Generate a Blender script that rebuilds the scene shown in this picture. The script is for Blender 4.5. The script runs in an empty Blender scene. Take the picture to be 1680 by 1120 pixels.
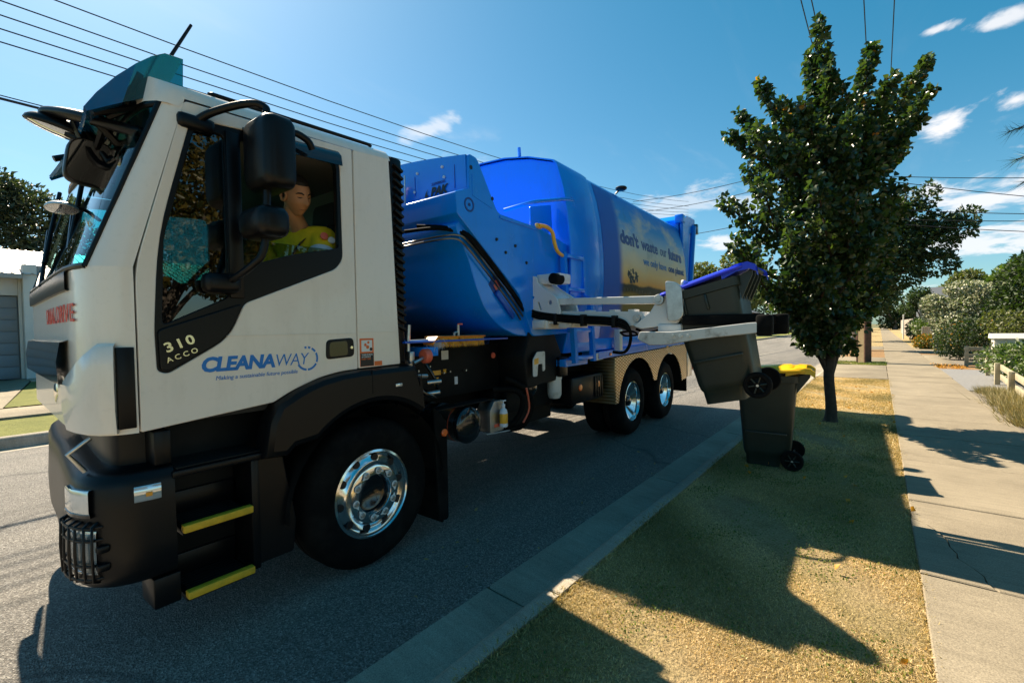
import bpy, bmesh, math, random
import numpy as np
from mathutils import Vector, Matrix
R = math.radians
random.seed(7)
SC = bpy.context.scene
COL = SC.collection

# ------------------------------------------------------------------ camera
cd = bpy.data.cameras.new('camera'); cam = bpy.data.objects.new('camera', cd); COL.objects.link(cam)
cd.sensor_width = 36.0; cd.lens = 16.007; cd.clip_start = 0.05; cd.clip_end = 3000
YAW, PITCH, ROLL = R(38.919), R(1.6), R(0.9)
fwd = Vector((-math.sin(YAW)*math.cos(PITCH), math.cos(YAW)*math.cos(PITCH), -math.sin(PITCH)))
rgt = Vector((math.cos(YAW), math.sin(YAW), 0)); upv = rgt.cross(fwd)
r2 = rgt*math.cos(ROLL) - upv*math.sin(ROLL); u2 = rgt*math.sin(ROLL) + upv*math.cos(ROLL)
cam.matrix_world = Matrix(((r2.x, u2.x, -fwd.x, 0), (r2.y, u2.y, -fwd.y, 0), (r2.z, u2.z, -fwd.z, 1.58), (0, 0, 0, 1)))
SC.camera = cam

# ------------------------------------------------------------------ light, sky, exposure
SUN_EL = R(47.0)
sdir = Vector((1.0, -0.13, 0)).normalized()            # the way the light travels over the ground
ldir = Vector((sdir.x*math.cos(SUN_EL), sdir.y*math.cos(SUN_EL), -math.sin(SUN_EL)))
sl = bpy.data.lights.new('sun', 'SUN'); sl.energy = 5.0; sl.angle = R(0.53); sl.color = (1.0, 0.87, 0.68)
so = bpy.data.objects.new('sun', sl); COL.objects.link(so)
so.rotation_euler = ldir.to_track_quat('-Z', 'Y').to_euler()
W = bpy.data.worlds.new('World'); SC.world = W; W.use_nodes = True
nt = W.node_tree; nt.nodes.clear()
wo = nt.nodes.new('ShaderNodeOutputWorld'); bg = nt.nodes.new('ShaderNodeBackground')
sky = nt.nodes.new('ShaderNodeTexSky'); sky.sky_type = 'NISHITA'; sky.sun_disc = False
sky.sun_elevation = SUN_EL; sky.sun_rotation = math.atan2(-sdir.x, -sdir.y)
sky.altitude = 0; sky.air_density = 1.0; sky.dust_density = 0.6; sky.ozone_density = 2.0
bg.inputs['Strength'].default_value = 0.05
tc = nt.nodes.new('ShaderNodeTexCoord')
sep = nt.nodes.new('ShaderNodeSeparateXYZ'); nt.links.new(tc.outputs['Generated'], sep.inputs[0])
def wmath(op, a, b=None):
    n = nt.nodes.new('ShaderNodeMath'); n.operation = op
    for i, v in enumerate((a, b)):
        if v is None: continue
        if isinstance(v, (int, float)): n.inputs[i].default_value = v
        else: nt.links.new(v, n.inputs[i])
    return n.outputs[0]
zc = wmath('ADD', wmath('MAXIMUM', sep.outputs['Z'], 0.0), 0.12)
cx = wmath('DIVIDE', sep.outputs['X'], zc); cy = wmath('DIVIDE', sep.outputs['Y'], zc)
comb = nt.nodes.new('ShaderNodeCombineXYZ'); nt.links.new(cx, comb.inputs[0]); nt.links.new(cy, comb.inputs[1])
def wnoise(scale, detail, loc, rough=0.55, scl=(1, 1, 1), dist=0.0):
    m = nt.nodes.new('ShaderNodeMapping'); m.inputs['Location'].default_value = loc; m.inputs['Scale'].default_value = scl
    nt.links.new(comb.outputs[0], m.inputs['Vector'])
    n = nt.nodes.new('ShaderNodeTexNoise'); n.inputs['Scale'].default_value = scale; n.inputs['Detail'].default_value = detail
    n.inputs['Roughness'].default_value = rough; n.inputs['Distortion'].default_value = dist
    nt.links.new(m.outputs[0], n.inputs['Vector']); return n.outputs['Fac']
def wramp(v, a, b):
    n = nt.nodes.new('ShaderNodeMapRange'); n.inputs['From Min'].default_value = a; n.inputs['From Max'].default_value = b
    n.interpolation_type = 'SMOOTHSTEP'; nt.links.new(v, n.inputs['Value']); return n.outputs[0]
cov = wramp(wnoise(0.55, 2, (8.1, 4.4, 0)), 0.56, 0.74)            # where loose banks of cloud sit
puff = wnoise(4.2, 8, (0.4, 5.2, 0), 0.60, (1, .8, 1), .3)
wisp = wramp(wnoise(1.3, 6, (7.0, 2.0, 0), 0.6, (2.6, .7, 1), .6), 0.52, 0.90)
cl = wmath('ADD', wmath('MULTIPLY', wramp(puff, .48, .72), cov), wmath('MULTIPLY', wisp, 0.16))
for x0, y0, rx, ry, amp in ((.17, 2.31, .12, .13, 1), (.12, 1.68, .06, .035, .8), (.22, 1.73, .09, .05, .8), (.34, 2.2, .10, .11, .9), (.40, 3.25, .50, .42, .85), (.5, 4.1, .7, .5, .8), (-.75, 2.6, .5, .3, .5), (-.87, 3.45, .2, .25, .8), (-1.36, 1.18, .2, .08, .6), (.9, 2.7, .4, .4, .8)):
    dx = wmath('DIVIDE', wmath('SUBTRACT', cx, x0), rx); dy = wmath('DIVIDE', wmath('SUBTRACT', cy, y0), ry)
    dd = wmath('SQRT', wmath('ADD', wmath('MULTIPLY', dx, dx), wmath('MULTIPLY', dy, dy)))
    mk = wmath('SUBTRACT', 1.0, dd)
    al = wramp(wmath('ADD', wmath('MULTIPLY', wmath('MAXIMUM', mk, -1.0), .42), wmath('MULTIPLY', wmath('SUBTRACT', puff, .5), 1.5)), .04, .34)
    cl = wmath('MAXIMUM', cl, wmath('MULTIPLY', al, amp))
cl = wmath('MINIMUM', cl, 1.0)
cl = wmath('MULTIPLY', cl, wramp(sep.outputs['Z'], 0.0, 0.06))
tint = nt.nodes.new('ShaderNodeMix'); tint.data_type = 'RGBA'; tint.blend_type = 'MULTIPLY'; tint.inputs[0].default_value = 1.0
nt.links.new(sky.outputs[0], tint.inputs[6]); tint.inputs[7].default_value = (0.60, 1.07, 1.11, 1)
spc = nt.nodes.new('ShaderNodeSeparateColor'); nt.links.new(tint.outputs[2], spc.inputs[0])
cmc = nt.nodes.new('ShaderNodeCombineColor'); nt.links.new(wmath('MAXIMUM', wmath('MULTIPLY', wmath('SUBTRACT', spc.outputs[0], .55), 1.6), .06), cmc.inputs[0])
for i in (1, 2): nt.links.new(spc.outputs[i], cmc.inputs[i])
mixc = nt.nodes.new('ShaderNodeMix'); mixc.data_type = 'RGBA'
nt.links.new(cl, mixc.inputs[0]); nt.links.new(cmc.outputs[0], mixc.inputs[6]); mixc.inputs[7].default_value = (8.5, 8.4, 8.5, 1)
nt.links.new(mixc.outputs[2], bg.inputs['Color']); nt.links.new(bg.outputs[0], wo.inputs['Surface'])
SC.view_settings.view_transform = 'Standard'; SC.view_settings.look = 'None'
SC.view_settings.gamma = 1.0; SC.view_settings.use_curve_mapping = False
SC.view_settings.exposure = 1.35
SC.render.engine = 'CYCLES'
try:
    SC.cycles.use_denoising = True; SC.cycles.max_bounces = 8; SC.cycles.transparent_max_bounces = 16
    SC.cycles.caustics_reflective = False; SC.cycles.caustics_refractive = False; SC.cycles.sample_clamp_indirect = 6
except Exception: pass

# ------------------------------------------------------------------ materials
def _in(b, k, v):
    if k in b.inputs: b.inputs[k].default_value = v
def mat(name, col, rough=0.5, metal=0.0, var=0.0, vscale=6.0, bump=0.0, bscale=60.0, coat=0.0, col2=None, spec=0.5, emis=None, detail=5, rvar=0.0, c2range=(.42, .62)):
    m = bpy.data.materials.new(name); m.use_nodes = True; n = m.node_tree; b = n.nodes['Principled BSDF']
    _in(b, 'Base Color', (*col, 1)); _in(b, 'Roughness', rough); _in(b, 'Metallic', metal); _in(b, 'Coat Weight', coat); _in(b, 'Coat Roughness', 0.04); _in(b, 'Specular IOR Level', spec)
    if emis: _in(b, 'Emission Color', (*emis[0], 1)); _in(b, 'Emission Strength', emis[1])
    co = n.nodes.new('ShaderNodeTexCoord')
    if var or col2:
        t = n.nodes.new('ShaderNodeTexNoise'); t.inputs['Scale'].default_value = vscale; t.inputs['Detail'].default_value = detail; t.inputs['Roughness'].default_value = .65
        n.links.new(co.outputs['Object'], t.inputs['Vector'])
        rmp = n.nodes.new('ShaderNodeValToRGB'); e = rmp.color_ramp.elements
        e[0].position, e[1].position = c2range if col2 else (.3, .7)
        if col2: e[0].color = (*col, 1); e[1].color = (*col2, 1)
        else: e[0].color = (*[c*(1-var) for c in col], 1); e[1].color = (*[min(1, c*(1+var)) for c in col], 1)
        n.links.new(t.outputs['Fac'], rmp.inputs[0]); n.links.new(rmp.outputs[0], b.inputs['Base Color'])
        if rvar:
            mr = n.nodes.new('ShaderNodeMapRange'); mr.inputs['To Min'].default_value = max(.02, rough-rvar); mr.inputs['To Max'].default_value = rough+rvar
            n.links.new(t.outputs['Fac'], mr.inputs['Value']); n.links.new(mr.outputs[0], b.inputs['Roughness'])
    if bump:
        t = n.nodes.new('ShaderNodeTexNoise'); t.inputs['Scale'].default_value = bscale; t.inputs['Detail'].default_value = 4
        n.links.new(co.outputs['Object'], t.inputs['Vector'])
        bp = n.nodes.new('ShaderNodeBump'); bp.inputs['Strength'].default_value = bump; bp.inputs['Distance'].default_value = 0.01
        n.links.new(t.outputs['Fac'], bp.inputs['Height']); n.links.new(bp.outputs[0], b.inputs['Normal'])
    return m
def glass_mat(name, tint, refl=0.06, rough=0.0, opac=0.0, body=(0.01, 0.012, 0.014)):
    m = bpy.data.materials.new(name); m.use_nodes = True; n = m.node_tree; n.nodes.clear()
    o = n.nodes.new('ShaderNodeOutputMaterial'); t = n.nodes.new('ShaderNodeBsdfTransparent'); t.inputs[0].default_value = (*tint, 1)
    g = n.nodes.new('ShaderNodeBsdfGlossy'); g.inputs['Roughness'].default_value = rough; g.inputs[0].default_value = (1, 1, 1, 1)
    lw = n.nodes.new('ShaderNodeFresnel'); lw.inputs[0].default_value = 1.5
    mx = n.nodes.new('ShaderNodeMixShader')
    base = t.outputs[0]
    if opac:
        d = n.nodes.new('ShaderNodeBsdfDiffuse'); d.inputs[0].default_value = (*body, 1)
        m2 = n.nodes.new('ShaderNodeMixShader'); m2.inputs[0].default_value = opac
        n.links.new(t.outputs[0], m2.inputs[1]); n.links.new(d.outputs[0], m2.inputs[2]); base = m2.outputs[0]
    ad = n.nodes.new('ShaderNodeMath'); ad.operation = 'ADD'; ad.use_clamp = True; ad.inputs[1].default_value = refl
    n.links.new(lw.outputs[0], ad.inputs[0]); n.links.new(ad.outputs[0], mx.inputs[0])
    n.links.new(base, mx.inputs[1]); n.links.new(g.outputs[0], mx.inputs[2]); n.links.new(mx.outputs[0], o.inputs[0]); return m
def leaf_mat(name, c1, c2, rough=0.42, trans=0.3, tcol=None, c3=None, cm=None):
    m = bpy.data.materials.new(name); m.use_nodes = True; n = m.node_tree; b = n.nodes['Principled BSDF']; o = n.nodes['Material Output']
    at = n.nodes.new('ShaderNodeAttribute'); at.attribute_name = 'tone'
    rp = n.nodes.new('ShaderNodeValToRGB'); e = rp.color_ramp.elements
    e[0].position = 0.1; e[1].position = 0.9; e[0].color = (*c1, 1); e[1].color = (*c2, 1)
    if cm: k = rp.color_ramp.elements.new(.5); k.color = (*cm, 1)
    if c3:
        k = rp.color_ramp.elements.new(0.985); k.color = (*c3, 1)
    n.links.new(at.outputs['Fac'], rp.inputs[0]); n.links.new(rp.outputs[0], b.inputs['Base Color'])
    _in(b, 'Roughness', rough); _in(b, 'Specular IOR Level', 0.5)
    tr = n.nodes.new('ShaderNodeBsdfTranslucent'); mm = n.nodes.new('ShaderNodeMix'); mm.data_type = 'RGBA'; mm.blend_type = 'MULTIPLY'; mm.inputs[0].default_value = 1
    n.links.new(rp.outputs[0], mm.inputs[6]); mm.inputs[7].default_value = (*(tcol or (1.6, 1.9, .6)), 1)
    n.links.new(mm.outputs[2], tr.inputs[0])
    mx = n.nodes.new('ShaderNodeMixShader'); mx.inputs[0].default_value = trans
    n.links.new(b.outputs[0], mx.inputs[1]); n.links.new(tr.outputs[0], mx.inputs[2]); n.links.new(mx.outputs[0], o.inputs[0]); return m
M = {}
M['black'] = mat('black_plastic', (.004, .004, .005), .34, bump=.05, bscale=220, spec=.26)
M['gloss_black'] = mat('gloss_black', (.008, .009, .011), .16, coat=.6)
M['dark'] = mat('dark_steel', (.006, .006, .006), .6, var=.4, vscale=9, spec=.25)
M['rubber'] = mat('rubber', (.004, .004, .004), .8, bump=.1, bscale=120, spec=.12, col2=(.016, .014, .012), vscale=5, c2range=(.45, .75))
M['blue_dark'] = mat('blue_paint_flange', (.002, .08, .48), .34, coat=.5)
M['chrome'] = mat('polished_aluminium', (.86, .87, .88), .13, 1.0, bump=.03, bscale=30, col2=(.55, .50, .44), vscale=11, c2range=(.5, .78), rvar=.08)
M['steel'] = mat('galvanised_steel', (.55, .55, .54), .38, 1.0, var=.2, vscale=14)
M['silver'] = mat('silver_tank', (.5, .5, .49), .33, 1.0, var=.1, vscale=5)
M['armwhite'] = mat('arm_white_enamel', (.74, .73, .70), .42, var=.05, vscale=3, col2=(.42, .37, .30), c2range=(.6, .74), coat=.2)
M['armmetal'] = mat('scuffed_bar', (.62, .61, .58), .40, .35, vscale=9, col2=(.30, .27, .23), c2range=(.52, .70), detail=8)
M['yellow'] = mat('step_yellow', (.72, .42, .02), .6, var=.15, vscale=20, bump=.3, bscale=300)
M['orange'] = mat('orange_plastic', (.85, .30, .02), .4)
M['yrail'] = mat('yellow_rail_paint', (.85, .42, .02), .35, coat=.3)
M['red'] = mat('red_plastic', (.78, .15, .08), .35)
M['reflector'] = mat('orange_reflector', (.9, .16, .03), .25, coat=1)
M['redlens'] = mat('tail_lens', (.6, .05, .02), .2, coat=1)
M['clear'] = mat('clear_lens', (.75, .78, .8), .12, .6, coat=1)
M['amber'] = mat('amber_bulb', (.9, .35, .03), .3)
M['lens'] = glass_mat('lens_glass', (.9, .92, .92), .06)
M['glass'] = glass_mat('side_glass', (.16, .25, .25), .05)
M['wind'] = glass_mat('windscreen_glass', (.3, .62, .66), .03)
M['farglass'] = glass_mat('far_glass', (.3, .85, .85), .02)
M['strip'] = glass_mat('lowered_glass', (.62, .66, .48), .0)
M['visor'] = mat('visor_acrylic', (.0, .11, .30), .14, coat=.6)
M['visor_backlit'] = glass_mat('visor_end', (.01, .17, .20), .02, .1, .35, (.0, .10, .12))  # teal copy of the visor acrylic, coloured for light shining through it
M['mirrordark'] = mat('mirror_dark_reflection', (.10, .11, .12), .04, 1.0)  # darkened metal stands in for a dark scene reflected in the mirror
M['mirrorglass'] = mat('mirror_glass', (.8, .82, .84), .03, 1.0)
M['cloth'] = mat('seat_cloth', (.018, .018, .02), .9, bump=.2, bscale=150)
M['cabin'] = mat('cabin_trim', (.14, .135, .13), .8)
M['dash'] = mat('dash_plastic', (.02, .02, .022), .7)
M['textblue'] = mat('blue_vinyl', (.0, .18, .58), .4)
M['textnavy'] = mat('navy_vinyl', (.01, .05, .25), .4)
M['textred'] = mat('red_vinyl', (.72, .05, .02), .4)
M['textsilver'] = mat('badge_chrome', (.8, .74, .58), .2, 1.0)
M['textblack'] = mat('black_vinyl', (.008, .008, .01), .4)
M['textwhite'] = mat('white_print', (.8, .8, .78), .5)
M['textorange'] = mat('orange_vinyl', (.85, .17, .03), .45)
M['hivis'] = mat('hivis_yellow', (.95, .60, .01), .8, var=.12, vscale=12, bump=.4, bscale=26)
M['tape'] = mat('reflective_tape', (.62, .64, .70), .35)
M['skin'] = mat('skin', (.56, .27, .14), .5, var=.08, vscale=18)
M['hair'] = mat('hair', (.012, .008, .006), .6, bump=.6, bscale=160)
M['bin'] = mat('bin_green_plastic', (.016, .024, .018), .42, var=.2, vscale=5, bump=.08, bscale=90)
M['lidblue'] = mat('lid_blue', (.004, .03, .70), .35, coat=.2)
M['lidyellow'] = mat('lid_yellow', (.86, .50, .01), .38, coat=.2)
M['bark'] = mat('bark', (.05, .035, .024), .9, var=.4, vscale=22, bump=1.0, bscale=40)
M['barkgrey'] = mat('bark_grey', (.11, .085, .065), .9, var=.3, vscale=10, bump=.8, bscale=24)
M['wire'] = mat('wire', (.012, .014, .018), .7)
M['wall'] = mat('render_wall', (.62, .60, .56), .85, var=.05, vscale=2, bump=.1, bscale=80)
M['wallgrey'] = mat('render_grey', (.33, .33, .32), .85)
M['garage'] = mat('garage_door_steel', (.20, .22, .23), .5)
M['doordark'] = mat('front_door', (.03, .032, .036), .4)
M['roofmetal'] = mat('roof_sheet', (.38, .34, .31), .5, .2, var=.06, vscale=2)
M['roofgrey'] = mat('roof_grey', (.10, .105, .115), .6)
M['timber'] = mat('weathered_timber', (.36, .31, .20), .85, var=.25, vscale=8, bump=.5, bscale=50)
M['colorbond'] = mat('steel_fence', (.42, .36, .29), .55, var=.06, vscale=2)
M['mailbox'] = mat('letterbox_cream', (.62, .58, .46), .6, var=.06, vscale=5)
M['gravel'] = mat('gravel_bed', (.24, .20, .15), .95, col2=(.11, .095, .07), vscale=40, bump=1.2, bscale=90)
M['mulch'] = mat('mulch', (.30, .17, .06), .95, col2=(.14, .08, .04), vscale=30, bump=1.2, bscale=60)
M['carpaint'] = mat('dark_car_paint', (.02, .025, .035), .25, coat=1)
M['white_gloss'] = mat('bottle_white', (.75, .78, .85), .3)

def tex_mat(name, build):
    m = bpy.data.materials.new(name); m.use_nodes = True; n = m.node_tree
    build(n, n.nodes['Principled BSDF'], n.nodes.new('ShaderNodeTexCoord')); return m
def N_(n, t, **kw):
    x = n.nodes.new(t)
    for k, v in kw.items():
        if k in x.inputs: x.inputs[k].default_value = v
        else: setattr(x, k, v)
    return x
def noise(n, src, scale, detail=4, rough=.6, scl=None, dist=0.0, loc=(0, 0, 0)):
    if scl:
        mp = N_(n, 'ShaderNodeMapping'); mp.inputs['Scale'].default_value = scl; mp.inputs['Location'].default_value = loc; n.links.new(src, mp.inputs['Vector']); src = mp.outputs[0]
    t = N_(n, 'ShaderNodeTexNoise'); t.inputs['Scale'].default_value = scale; t.inputs['Detail'].default_value = detail; t.inputs['Roughness'].default_value = rough; t.inputs['Distortion'].default_value = dist
    n.links.new(src, t.inputs['Vector']); return t.outputs['Fac']
def ramp(n, src, stops):
    r = N_(n, 'ShaderNodeValToRGB'); e = r.color_ramp.elements
    while len(e) < len(stops): e.new(.5)
    for i, (p, c) in enumerate(stops): e[i].position = p; e[i].color = (*c, 1) if len(c) == 3 else c
    n.links.new(src, r.inputs[0]); return r.outputs[0]
def mixc(n, f, a, b, blend='MIX'):
    x = N_(n, 'ShaderNodeMix'); x.data_type = 'RGBA'; x.blend_type = blend
    for i, v in ((0, f), (6, a), (7, b)):
        if isinstance(v, (int, float)): x.inputs[i].default_value = v
        elif isinstance(v, tuple): x.inputs[i].default_value = (*v, 1)
        else: n.links.new(v, x.inputs[i])
    return x.outputs[2]
def bump(n, b, h, s, d=.01, prev=None):
    x = N_(n, 'ShaderNodeBump'); x.inputs['Strength'].default_value = s; x.inputs['Distance'].default_value = d
    n.links.new(h, x.inputs['Height'])
    if prev: n.links.new(prev, x.inputs['Normal'])
    n.links.new(x.outputs[0], b.inputs['Normal']); return x.outputs[0]
def b_white(n, b, co):
    o = co.outputs['Object']
    d = ramp(n, noise(n, o, 2.2, 6, .68, (2.2, 2.2, .55)), [(.50, (0, 0, 0)), (.78, (.34, .34, .34))])
    f = ramp(n, noise(n, o, 26, 4, .7), [(.56, (0, 0, 0)), (.75, (.16, .16, .16))])
    c = mixc(n, d, (.88, .785, .69), (.58, .48, .37)); c = mixc(n, f, c, (.52, .45, .36)); n.links.new(c, b.inputs['Base Color'])
    _in(b, 'Roughness', .32); _in(b, 'Coat Weight', .5); _in(b, 'Coat Roughness', .06)
    bump(n, b, noise(n, o, 2.5, 2, .5), .06, .02)
M['white'] = tex_mat('white_paint', b_white)
def b_blue(n, b, co):
    o = co.outputs['Object']
    d = ramp(n, noise(n, o, 2.4, 7, .7, (1.6, 1.6, .5)), [(.52, (0, 0, 0)), (.80, (.34, .34, .34))])
    sc = ramp(n, noise(n, o, 34, 5, .75), [(.60, (0, 0, 0)), (.70, (.35, .35, .35))])
    sk = ramp(n, noise(n, o, 9, 4, .7, (5, 5, .22), 0, (2, 1, 0)), [(.60, (0, 0, 0)), (.78, (.30, .30, .30))])
    c = mixc(n, d, (.0, .25, .93), (.03, .15, .44)); c = mixc(n, sc, c, (.07, .16, .30)); c = mixc(n, sk, c, (.12, .20, .34)); n.links.new(c, b.inputs['Base Color'])
    r = N_(n, 'ShaderNodeMapRange'); n.links.new(d, r.inputs['Value']); r.inputs['To Min'].default_value = .24; r.inputs['To Max'].default_value = .5; n.links.new(r.outputs[0], b.inputs['Roughness'])
    _in(b, 'Coat Weight', .35); _in(b, 'Coat Roughness', .06); bump(n, b, noise(n, o, 2.2, 2, .5), .10, .03)
M['blue'] = tex_mat('blue_paint', b_blue)
def b_asphalt(n, b, co):
    o = co.outputs['Object']
    v = N_(n, 'ShaderNodeTexVoronoi'); v.inputs['Scale'].default_value = 130; n.links.new(o, v.inputs['Vector'])
    sp = N_(n, 'ShaderNodeSeparateColor'); n.links.new(v.outputs['Color'], sp.inputs[0])
    stone = ramp(n, sp.outputs[0], [(0, (.090, .082, .071)), (.5, (.185, .168, .146)), (.85, (.255, .234, .205)), (1, (.38, .355, .315))])
    big = ramp(n, noise(n, o, .9, 6, .65, scl=(1, .14, 1)), [(.3, (.70, .70, .70)), (.5, (1, 1, 1)), (.7, (1.28, 1.26, 1.22))])
    c = mixc(n, 1.0, stone, big, 'MULTIPLY')
    # tar-filled cracks
    v2 = N_(n, 'ShaderNodeTexVoronoi', feature='DISTANCE_TO_EDGE'); v2.inputs['Scale'].default_value = .22
    wv = N_(n, 'ShaderNodeVectorMath', operation='ADD'); nz = N_(n, 'ShaderNodeTexNoise'); nz.inputs['Scale'].default_value = .8; n.links.new(o, nz.inputs['Vector'])
    n.links.new(o, wv.inputs[0]); n.links.new(nz.outputs['Color'], wv.inputs[1]); n.links.new(wv.outputs[0], v2.inputs['Vector'])
    cr = ramp(n, v2.outputs['Distance'], [(0, (.6, .6, .6)), (.002, (.6, .6, .6)), (.005, (0, 0, 0))])
    c = mixc(n, cr, c, (.05, .048, .045)); n.links.new(c, b.inputs['Base Color'])
    _in(b, 'Roughness', .8); _in(b, 'Specular IOR Level', .35)
    bump(n, b, v.outputs['Distance'], .9, .012)
M['asphalt'] = tex_mat('asphalt', b_asphalt)
def b_concrete(base, dark, cracks):
    def f(n, b, co):
        o = co.outputs['Object']
        c = ramp(n, noise(n, o, 1.1, 6, .65), [(.28, dark), (.62, base)])
        sp = ramp(n, noise(n, o, 160, 2, .5), [(.35, (.72, .72, .72)), (.65, (1.12, 1.12, 1.12))])
        c = mixc(n, 1.0, c, sp, 'MULTIPLY')
        brush = ramp(n, noise(n, o, 6, 3, .6, (.35, 5, 1)), [(.3, (.88, .88, .88)), (.7, (1.06, 1.06, 1.06))])
        c = mixc(n, 1.0, c, brush, 'MULTIPLY')
        st = ramp(n, noise(n, o, 3.3, 5, .7, (1, 1, 1), 0, (3, 7, 0)), [(.60, (0, 0, 0)), (.72, (1, 1, 1))])
        c = mixc(n, mixc(n, 1.0, st, (.45, .45, .45), 'MULTIPLY'), c, tuple(x*.62 for x in dark))
        n.links.new(c, b.inputs['Base Color']); _in(b, 'Roughness', .88); _in(b, 'Specular IOR Level', .25)
        bump(n, b, noise(n, o, 120, 4, .6), .35, .006)
    return f
M['concrete'] = tex_mat('path_concrete', b_concrete((.30, .25, .175), (.20, .165, .115), True))
M['kerb'] = tex_mat('kerb_concrete', b_concrete((.40, .35, .27), (.26, .225, .17), False))
M['pole'] = tex_mat('pole_concrete', b_concrete((.40, .30, .17), (.28, .20, .10), False))
def b_soil(n, b, co):
    o = co.outputs['Object']
    c = ramp(n, noise(n, o, 2.2, 6, .7), [(.3, (.30, .21, .10)), (.5, (.44, .33, .17)), (.72, (.24, .19, .075))])
    f = ramp(n, noise(n, o, 70, 3, .6), [(.3, (.5, .5, .5)), (.7, (1.25, 1.25, 1.25))])
    n.links.new(mixc(n, 1.0, c, f, 'MULTIPLY'), b.inputs['Base Color']); _in(b, 'Roughness', 1.0); _in(b, 'Specular IOR Level', .1)
    bump(n, b, noise(n, o, 60, 4, .7), 1.0, .03)
M['soil'] = tex_mat('dry_lawn_soil', b_soil)
def b_land(n, b, co):
    o = co.outputs['Object']
    c = ramp(n, noise(n, o, .12, 5, .6), [(.35, (.16, .13, .06)), (.6, (.09, .10, .035)), (.75, (.22, .17, .09))])
    n.links.new(c, b.inputs['Base Color']); _in(b, 'Roughness', 1.0); bump(n, b, noise(n, o, 3, 4), 1, .05)
M['land'] = tex_mat('open_land', b_land)
def b_lawn(n, b, co):
    o = co.outputs['Object']
    c = ramp(n, noise(n, o, 1.5, 5, .65), [(.3, (.15, .16, .03)), (.6, (.22, .22, .05)), (.75, (.32, .27, .09))])
    f = ramp(n, noise(n, o, 45, 3, .6), [(.3, (.6, .6, .6)), (.7, (1.2, 1.2, 1.2))])
    n.links.new(mixc(n, 1.0, c, f, 'MULTIPLY'), b.inputs['Base Color']); _in(b, 'Roughness', 1.0); bump(n, b, noise(n, o, 60, 4), 1, .03)
M['lawn'] = tex_mat('far_lawn', b_lawn)
def b_tread(n, b, co):
    o = co.outputs['Object']
    hs = []
    for sgn in (1, -1):
        mp = N_(n, 'ShaderNodeMapping'); mp.inputs['Rotation'].default_value = (R(45*sgn), 0, 0); mp.inputs['Scale'].default_value = (1, 14, 33)
        n.links.new(o, mp.inputs['Vector'])
        fr = N_(n, 'ShaderNodeVectorMath', operation='FRACTION'); n.links.new(mp.outputs[0], fr.inputs[0])
        sb = N_(n, 'ShaderNodeVectorMath', operation='SUBTRACT'); n.links.new(fr.outputs[0], sb.inputs[0]); sb.inputs[1].default_value = (.5, .5, .5)
        mu = N_(n, 'ShaderNodeVectorMath', operation='MULTIPLY'); n.links.new(sb.outputs[0], mu.inputs[0]); mu.inputs[1].default_value = (0, 1.4, 2.0)
        ln = N_(n, 'ShaderNodeVectorMath', operation='LENGTH'); n.links.new(mu.outputs[0], ln.inputs[0])
        hs.append(ramp(n, ln.outputs['Value'], [(.25, (1, 1, 1)), (.55, (0, 0, 0))]))
    h = mixc(n, 1.0, hs[0], hs[1], 'LIGHTEN')
    c = mixc(n, h, (.34, .24, .11), (.98, .88, .66)); n.links.new(c, b.inputs['Base Color'])  # gold tint stands in for sunlit grass mirrored in the metal
    _in(b, 'Metallic', 1.0); _in(b, 'Roughness', .3); bump(n, b, h, 1.0, .02)
M['tread'] = tex_mat('tread_plate', b_tread)
def b_decal(n, b, co):
    o = co.outputs['Object']
    sp = N_(n, 'ShaderNodeSeparateXYZ'); n.links.new(o, sp.inputs[0])
    wob = N_(n, 'ShaderNodeMath', operation='MULTIPLY_ADD'); n.links.new(noise(n, o, 2.2, 4), wob.inputs[0]); wob.inputs[1].default_value = .10; n.links.new(sp.outputs['Z'], wob.inputs[2])
    mr = N_(n, 'ShaderNodeMapRange'); n.links.new(wob.outputs[0], mr.inputs['Value']); mr.inputs['From Min'].default_value = 1.50; mr.inputs['From Max'].default_value = 3.62
    base = ramp(n, mr.outputs[0], [(0, (.02, .12, .38)), (.075, (.05, .045, .012)), (.16, (.13, .115, .02)), (.27, (.30, .19, .02)), (.30, (.035, .028, .008)),
                                   (.335, (.03, .022, .008)), (.35, (.88, .42, .06)), (.43, (.92, .64, .24)), (.60, (.60, .68, .64)), (.77, (.02, .30, .74)), (1, (.0, .15, .75))])
    cl = ramp(n, noise(n, o, 1.5, 6, .6, (1, .7, 1.5), .4, (0, 1.1, .3)), [(.5, (0, 0, 0)), (.68, (1, 1, 1))])
    up = ramp(n, mr.outputs[0], [(.36, (0, 0, 0)), (.5, (.85, .85, .85)), (.8, (.8, .8, .8)), (.95, (.1, .1, .1))])
    cf = mixc(n, 1.0, cl, up, 'MULTIPLY')
    c = mixc(n, cf, base, (.92, .76, .46))
    dk = ramp(n, noise(n, o, 1.9, 5, .6, (1, .9, 1.3), .2, (0, 4.0, .9)), [(.58, (0, 0, 0)), (.72, (.7, .7, .7))])
    c = mixc(n, mixc(n, 1.0, dk, mixc(n, 1.0, up, (.6, .6, .6), 'MULTIPLY'), 'MULTIPLY'), c, (.06, .13, .19))
    # the print fades into the plain blue paint towards the front
    fs = N_(n, 'ShaderNodeMapRange'); fs.interpolation_type = 'SMOOTHSTEP'; n.links.new(sp.outputs['Y'], fs.inputs['Value']); fs.inputs['From Min'].default_value = 4.0; fs.inputs['From Max'].default_value = 4.22
    c = mixc(n, fs.outputs[0], (.008, .10, .50), c)
    n.links.new(c, b.inputs['Base Color']); _in(b, 'Roughness', .42); _in(b, 'Specular IOR Level', .35)
M['decal'] = tex_mat('printed_landscape', b_decal)
M['leaf_pear'] = leaf_mat('pear_leaf', (.018, .042, .016), (.080, .108, .03), .30, .28, c3=(.50, .20, .02))
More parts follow.
